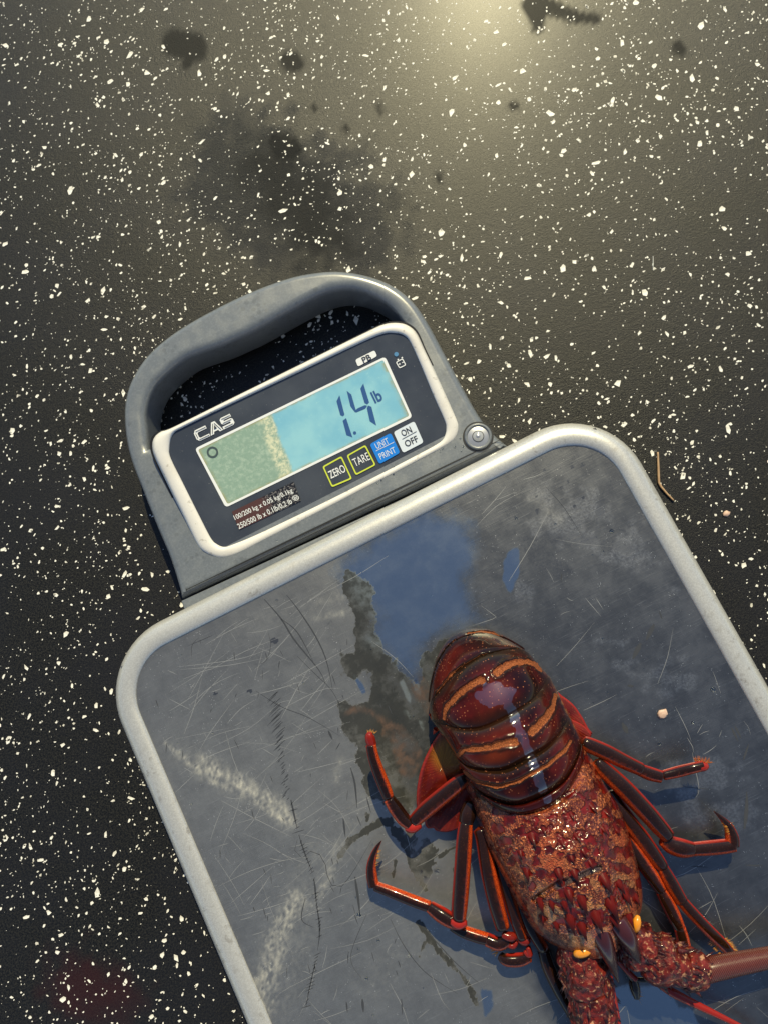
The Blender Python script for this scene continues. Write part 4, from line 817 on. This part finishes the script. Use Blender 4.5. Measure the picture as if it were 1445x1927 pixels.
# ---- horns, eyestalks, antennae
HORN = M('horn_shell'); HORN.set(col=HORN.mix(HORN.attr('tip'), (.050,.010,.012), (.014,.008,.010)), rough=.2, spec=.35, coat=.5, coatr=.08, normal=HORN.bump(HORN.noise(900,2), .15, .0006)); HORN = HORN.m
def horn(pts):
    mb = MB(); tube(mb, pts, sides=14, tip=True, n=22); return fix(mb.build('horn', HORN, lob))
horn([(1122,1738,38,20),(1132,1764,39,18),(1143,1792,37,14),(1154,1822,32,8.5),(1164,1851,27,1)])
horn([(1160,1735,38,20),(1178,1760,39,17),(1190,1784,36,13),(1201,1806,32,7.5),(1209,1826,28,1)])
horn([(1100,1742,34,12),(1108,1768,34,11),(1116,1795,31,8),(1122,1818,27,1)])
def eye(x, y, h, rx, ry, ang):
    mb = MB(); c, s = math.cos(ang), math.sin(ang); tube(mb, [(x-c*rx,y-s*rx,h-1,ry*.55),(x-c*rx*.5,y-s*rx*.5,h,ry),(x+c*rx*.3,y+s*rx*.3,h+.5,ry),(x+c*rx,y+s*rx,h,ry*.5)], n=14); return fix(mb.build('eyestalk', EYE, lob))
eye(1096,1792,35,16,8.5,-.25); eye(1197,1738,36,15,7.5,1.75+3.14)
def peduncle(path, nsp, seed):
    mb = MB(); random.seed(seed); path = [(a,b,h,q*1.15) for a,b,h,q in path]; C, T, r = tube(mb, path, sides=30, n=46, noise=.16, seed=seed)
    for _ in range(nsp):
        i = random.randrange(2, len(C)-1); a = random.uniform(-.3, 3.44); B = np.cross(T[i],[0,0,1.]); B /= np.linalg.norm(B); N = np.cross(B,T[i])
        d = B*math.cos(a)+N*math.sin(a); cone(mb, C[i]+d*r[i]*.86, d*.7+T[i]*.8, random.uniform(.0018,.0062), random.uniform(.0007,.0016), 7, tip=1.)
    return fix(mb.build('antenna', ANT, lob))
an1 = peduncle([(1088,1770,24,28),(1092,1800,24,36),(1099,1830,23,40),(1105,1856,21,39),(1110,1872,21,41),(1116,1905,20,38),(1122,1945,19,36)], 95, 5)
an2 = peduncle([(1172,1752,26,26),(1192,1774,26,35),(1215,1790,24,35),(1232,1800,24,37),(1262,1814,22,34),(1282,1821,20,30),(1300,1825,20,31),(1326,1828,19,23)], 95, 9)
mb = MB(); tube(mb, [(1318,1829,19,22),(1340,1823,19,22),(1400,1811,18,20),(1460,1799,17,18),(1560,1776,15,13)], sides=20, n=60); bristles(mb, [(1340,1844,18),(1400,1831,17),(1450,1819,17)], 40, .0012, [(.3,1)], .4, 0.)
fix(mb.build('flagellum', FLAG, an2))
mb = MB(); tube(mb, [(1122,1925,18,22),(1128,1960,17,20),(1140,2010,16,18)], sides=18, n=20); fix(mb.build('flagellum', FLAG, an1))
def annule(pts):
    mb = MB(); tube(mb, pts, sides=10, n=40, side=(-.3,1), redw=.6, oth=(.35,.8)); return fix(mb.build('antennule', LEG, lob))
annule([(1225,1842,16,6),(1262,1866,14,8.5),(1300,1886,12,7.5),(1345,1908,10,6),(1390,1930,8,4.5),(1440,1955,6,3)])
annule([(1144,1840,20,8),(1150,1870,18,8),(1156,1900,17,7.5),(1162,1935,16,7)])
annule([(1160,1806,20,5),(1178,1826,18,5),(1196,1843,17,5)])

# ================================================================== LOOSE THINGS
mb = MB()
def gtube(pts, z0, r):
    P = [(p[0],p[1]) for p in resample(pts, 24, smooth=False)]; C = W([p[0] for p in P],[p[1] for p in P], z0); V = []; n = len(C)
    T = np.gradient(C,axis=0); T /= np.linalg.norm(T,axis=1)[:,None]; B = np.cross(T,[0,0,1.]); 
    for i in range(n):
        rr = r*(.55+.45*math.sin(math.pi*(.12+.8*i/(n-1))))
        for j in range(8):
            a = 6.2832*j/8; V.append(C[i]+B[i]*rr*math.cos(a)+np.array([0,0,1])*rr*math.sin(a))
    m_ = len(V); V += [C[0], C[-1]]
    return V, grid_faces(n,8,True).tolist()+[[m_,(j+1)%8,j] for j in range(8)]+[[m_+1,m_-8+j,m_-8+(j+1)%8] for j in range(8)]
V_, F_ = gtube([(1237,851),(1238,880),(1239,908),(1243,916),(1255,930),(1267,942)], .0012, .00075)
tag(fix(mk('straw_stalk', V_, F_, STRAW)), 'bent dry straw stalk lying on the black floor right of the scale', 'straw')
V_, F_ = gtube([(1228,482),(1228,506)], .0006, .00022)
tag(fix(mk('grass_wisp', V_, F_, FIBRE)), 'short thin pale wisp on the floor up and right of the scale handle', 'straw')
def lump(name, x, y, z, r, seed, mat, fl=.5):
    V = []; F = []
    for i in range(7):
        th_ = math.pi*i/6
        for j in range(10):
            a = 6.2832*j/10; rr = r*(.75+.5*hsh(np.array([i*(1 if 0<i<6 else 0)]),np.array([j if 0<i<6 else 0]),seed)[0]); V.append((rr*math.sin(th_)*math.cos(a)*1.25, rr*math.sin(th_)*math.sin(a), r*fl*math.cos(th_)+r*fl*.7))
    o = mk(name, V, grid_faces(7,10,True), mat); o.location = W(x,y,z); return fix(o)
tag(lump('crumb', 1246, 1343, H, .0021, 3, CRUMB, .35), 'pinkish tan crumb on the steel plate right of the lobster tail', 'crumb')
tag(lump('crumb', 1366, 967, 0, .0017, 8, CRUMB, .45), 'small tan crumb on the black floor right of the plate rim', 'crumb')
mb = MB()
def drop(x, y, r, z=H):
    c = W(x, y, z); V = [c+np.array([0,0,r*.45])]; F = [[0,1+j,1+(j+1)%12] for j in range(12)]
    for i, t in enumerate((.45,.8,1.)):
        for j in range(12): a = 6.2832*j/12; V.append(c+np.array([r*t*math.cos(a), r*t*math.sin(a), r*.45*(1-t*t)+.00003]))
    for i in range(2): F += [[1+i*12+j,1+(i+1)*12+j,1+(i+1)*12+(j+1)%12,1+i*12+(j+1)%12] for j in range(12)]
    mb.add(V, F)
for x, y, r in ((1341,1298,.0014),(676,1722,.0012),(822,1640,.0016),(800,1652,.0010),(690,1842,.0008),(1303,1360,.0009),(1240,1400,.0010),(792,1640,.001),(702,1590,.0007),(770,1800,.0009),(1150,1000,.0012),(970,975,.0010),(1322,1725,.0016),(712,1770,.0008)): drop(x, y, r)
for _ in range(110):
    x, y = random.uniform(240,1440), random.uniform(840,1920)
    if inside(x,y) and polyd(np.array([[x,y]]), LOB)[0] < -20: drop(x, y, random.uniform(.0002,.0007))
for _ in range(70):
    x, y = random.gauss(860,300), 0; y = 1100-.52*(x-380)+random.gauss(-8,14)
    if 360 < x < 940: drop(x, y-6, random.uniform(.0002,.0007), HZ)
tag(fix(mb.build('water_droplets', WATER)), 'scattered small water droplets on the steel plate and grey head', 'water', kind='stuff')
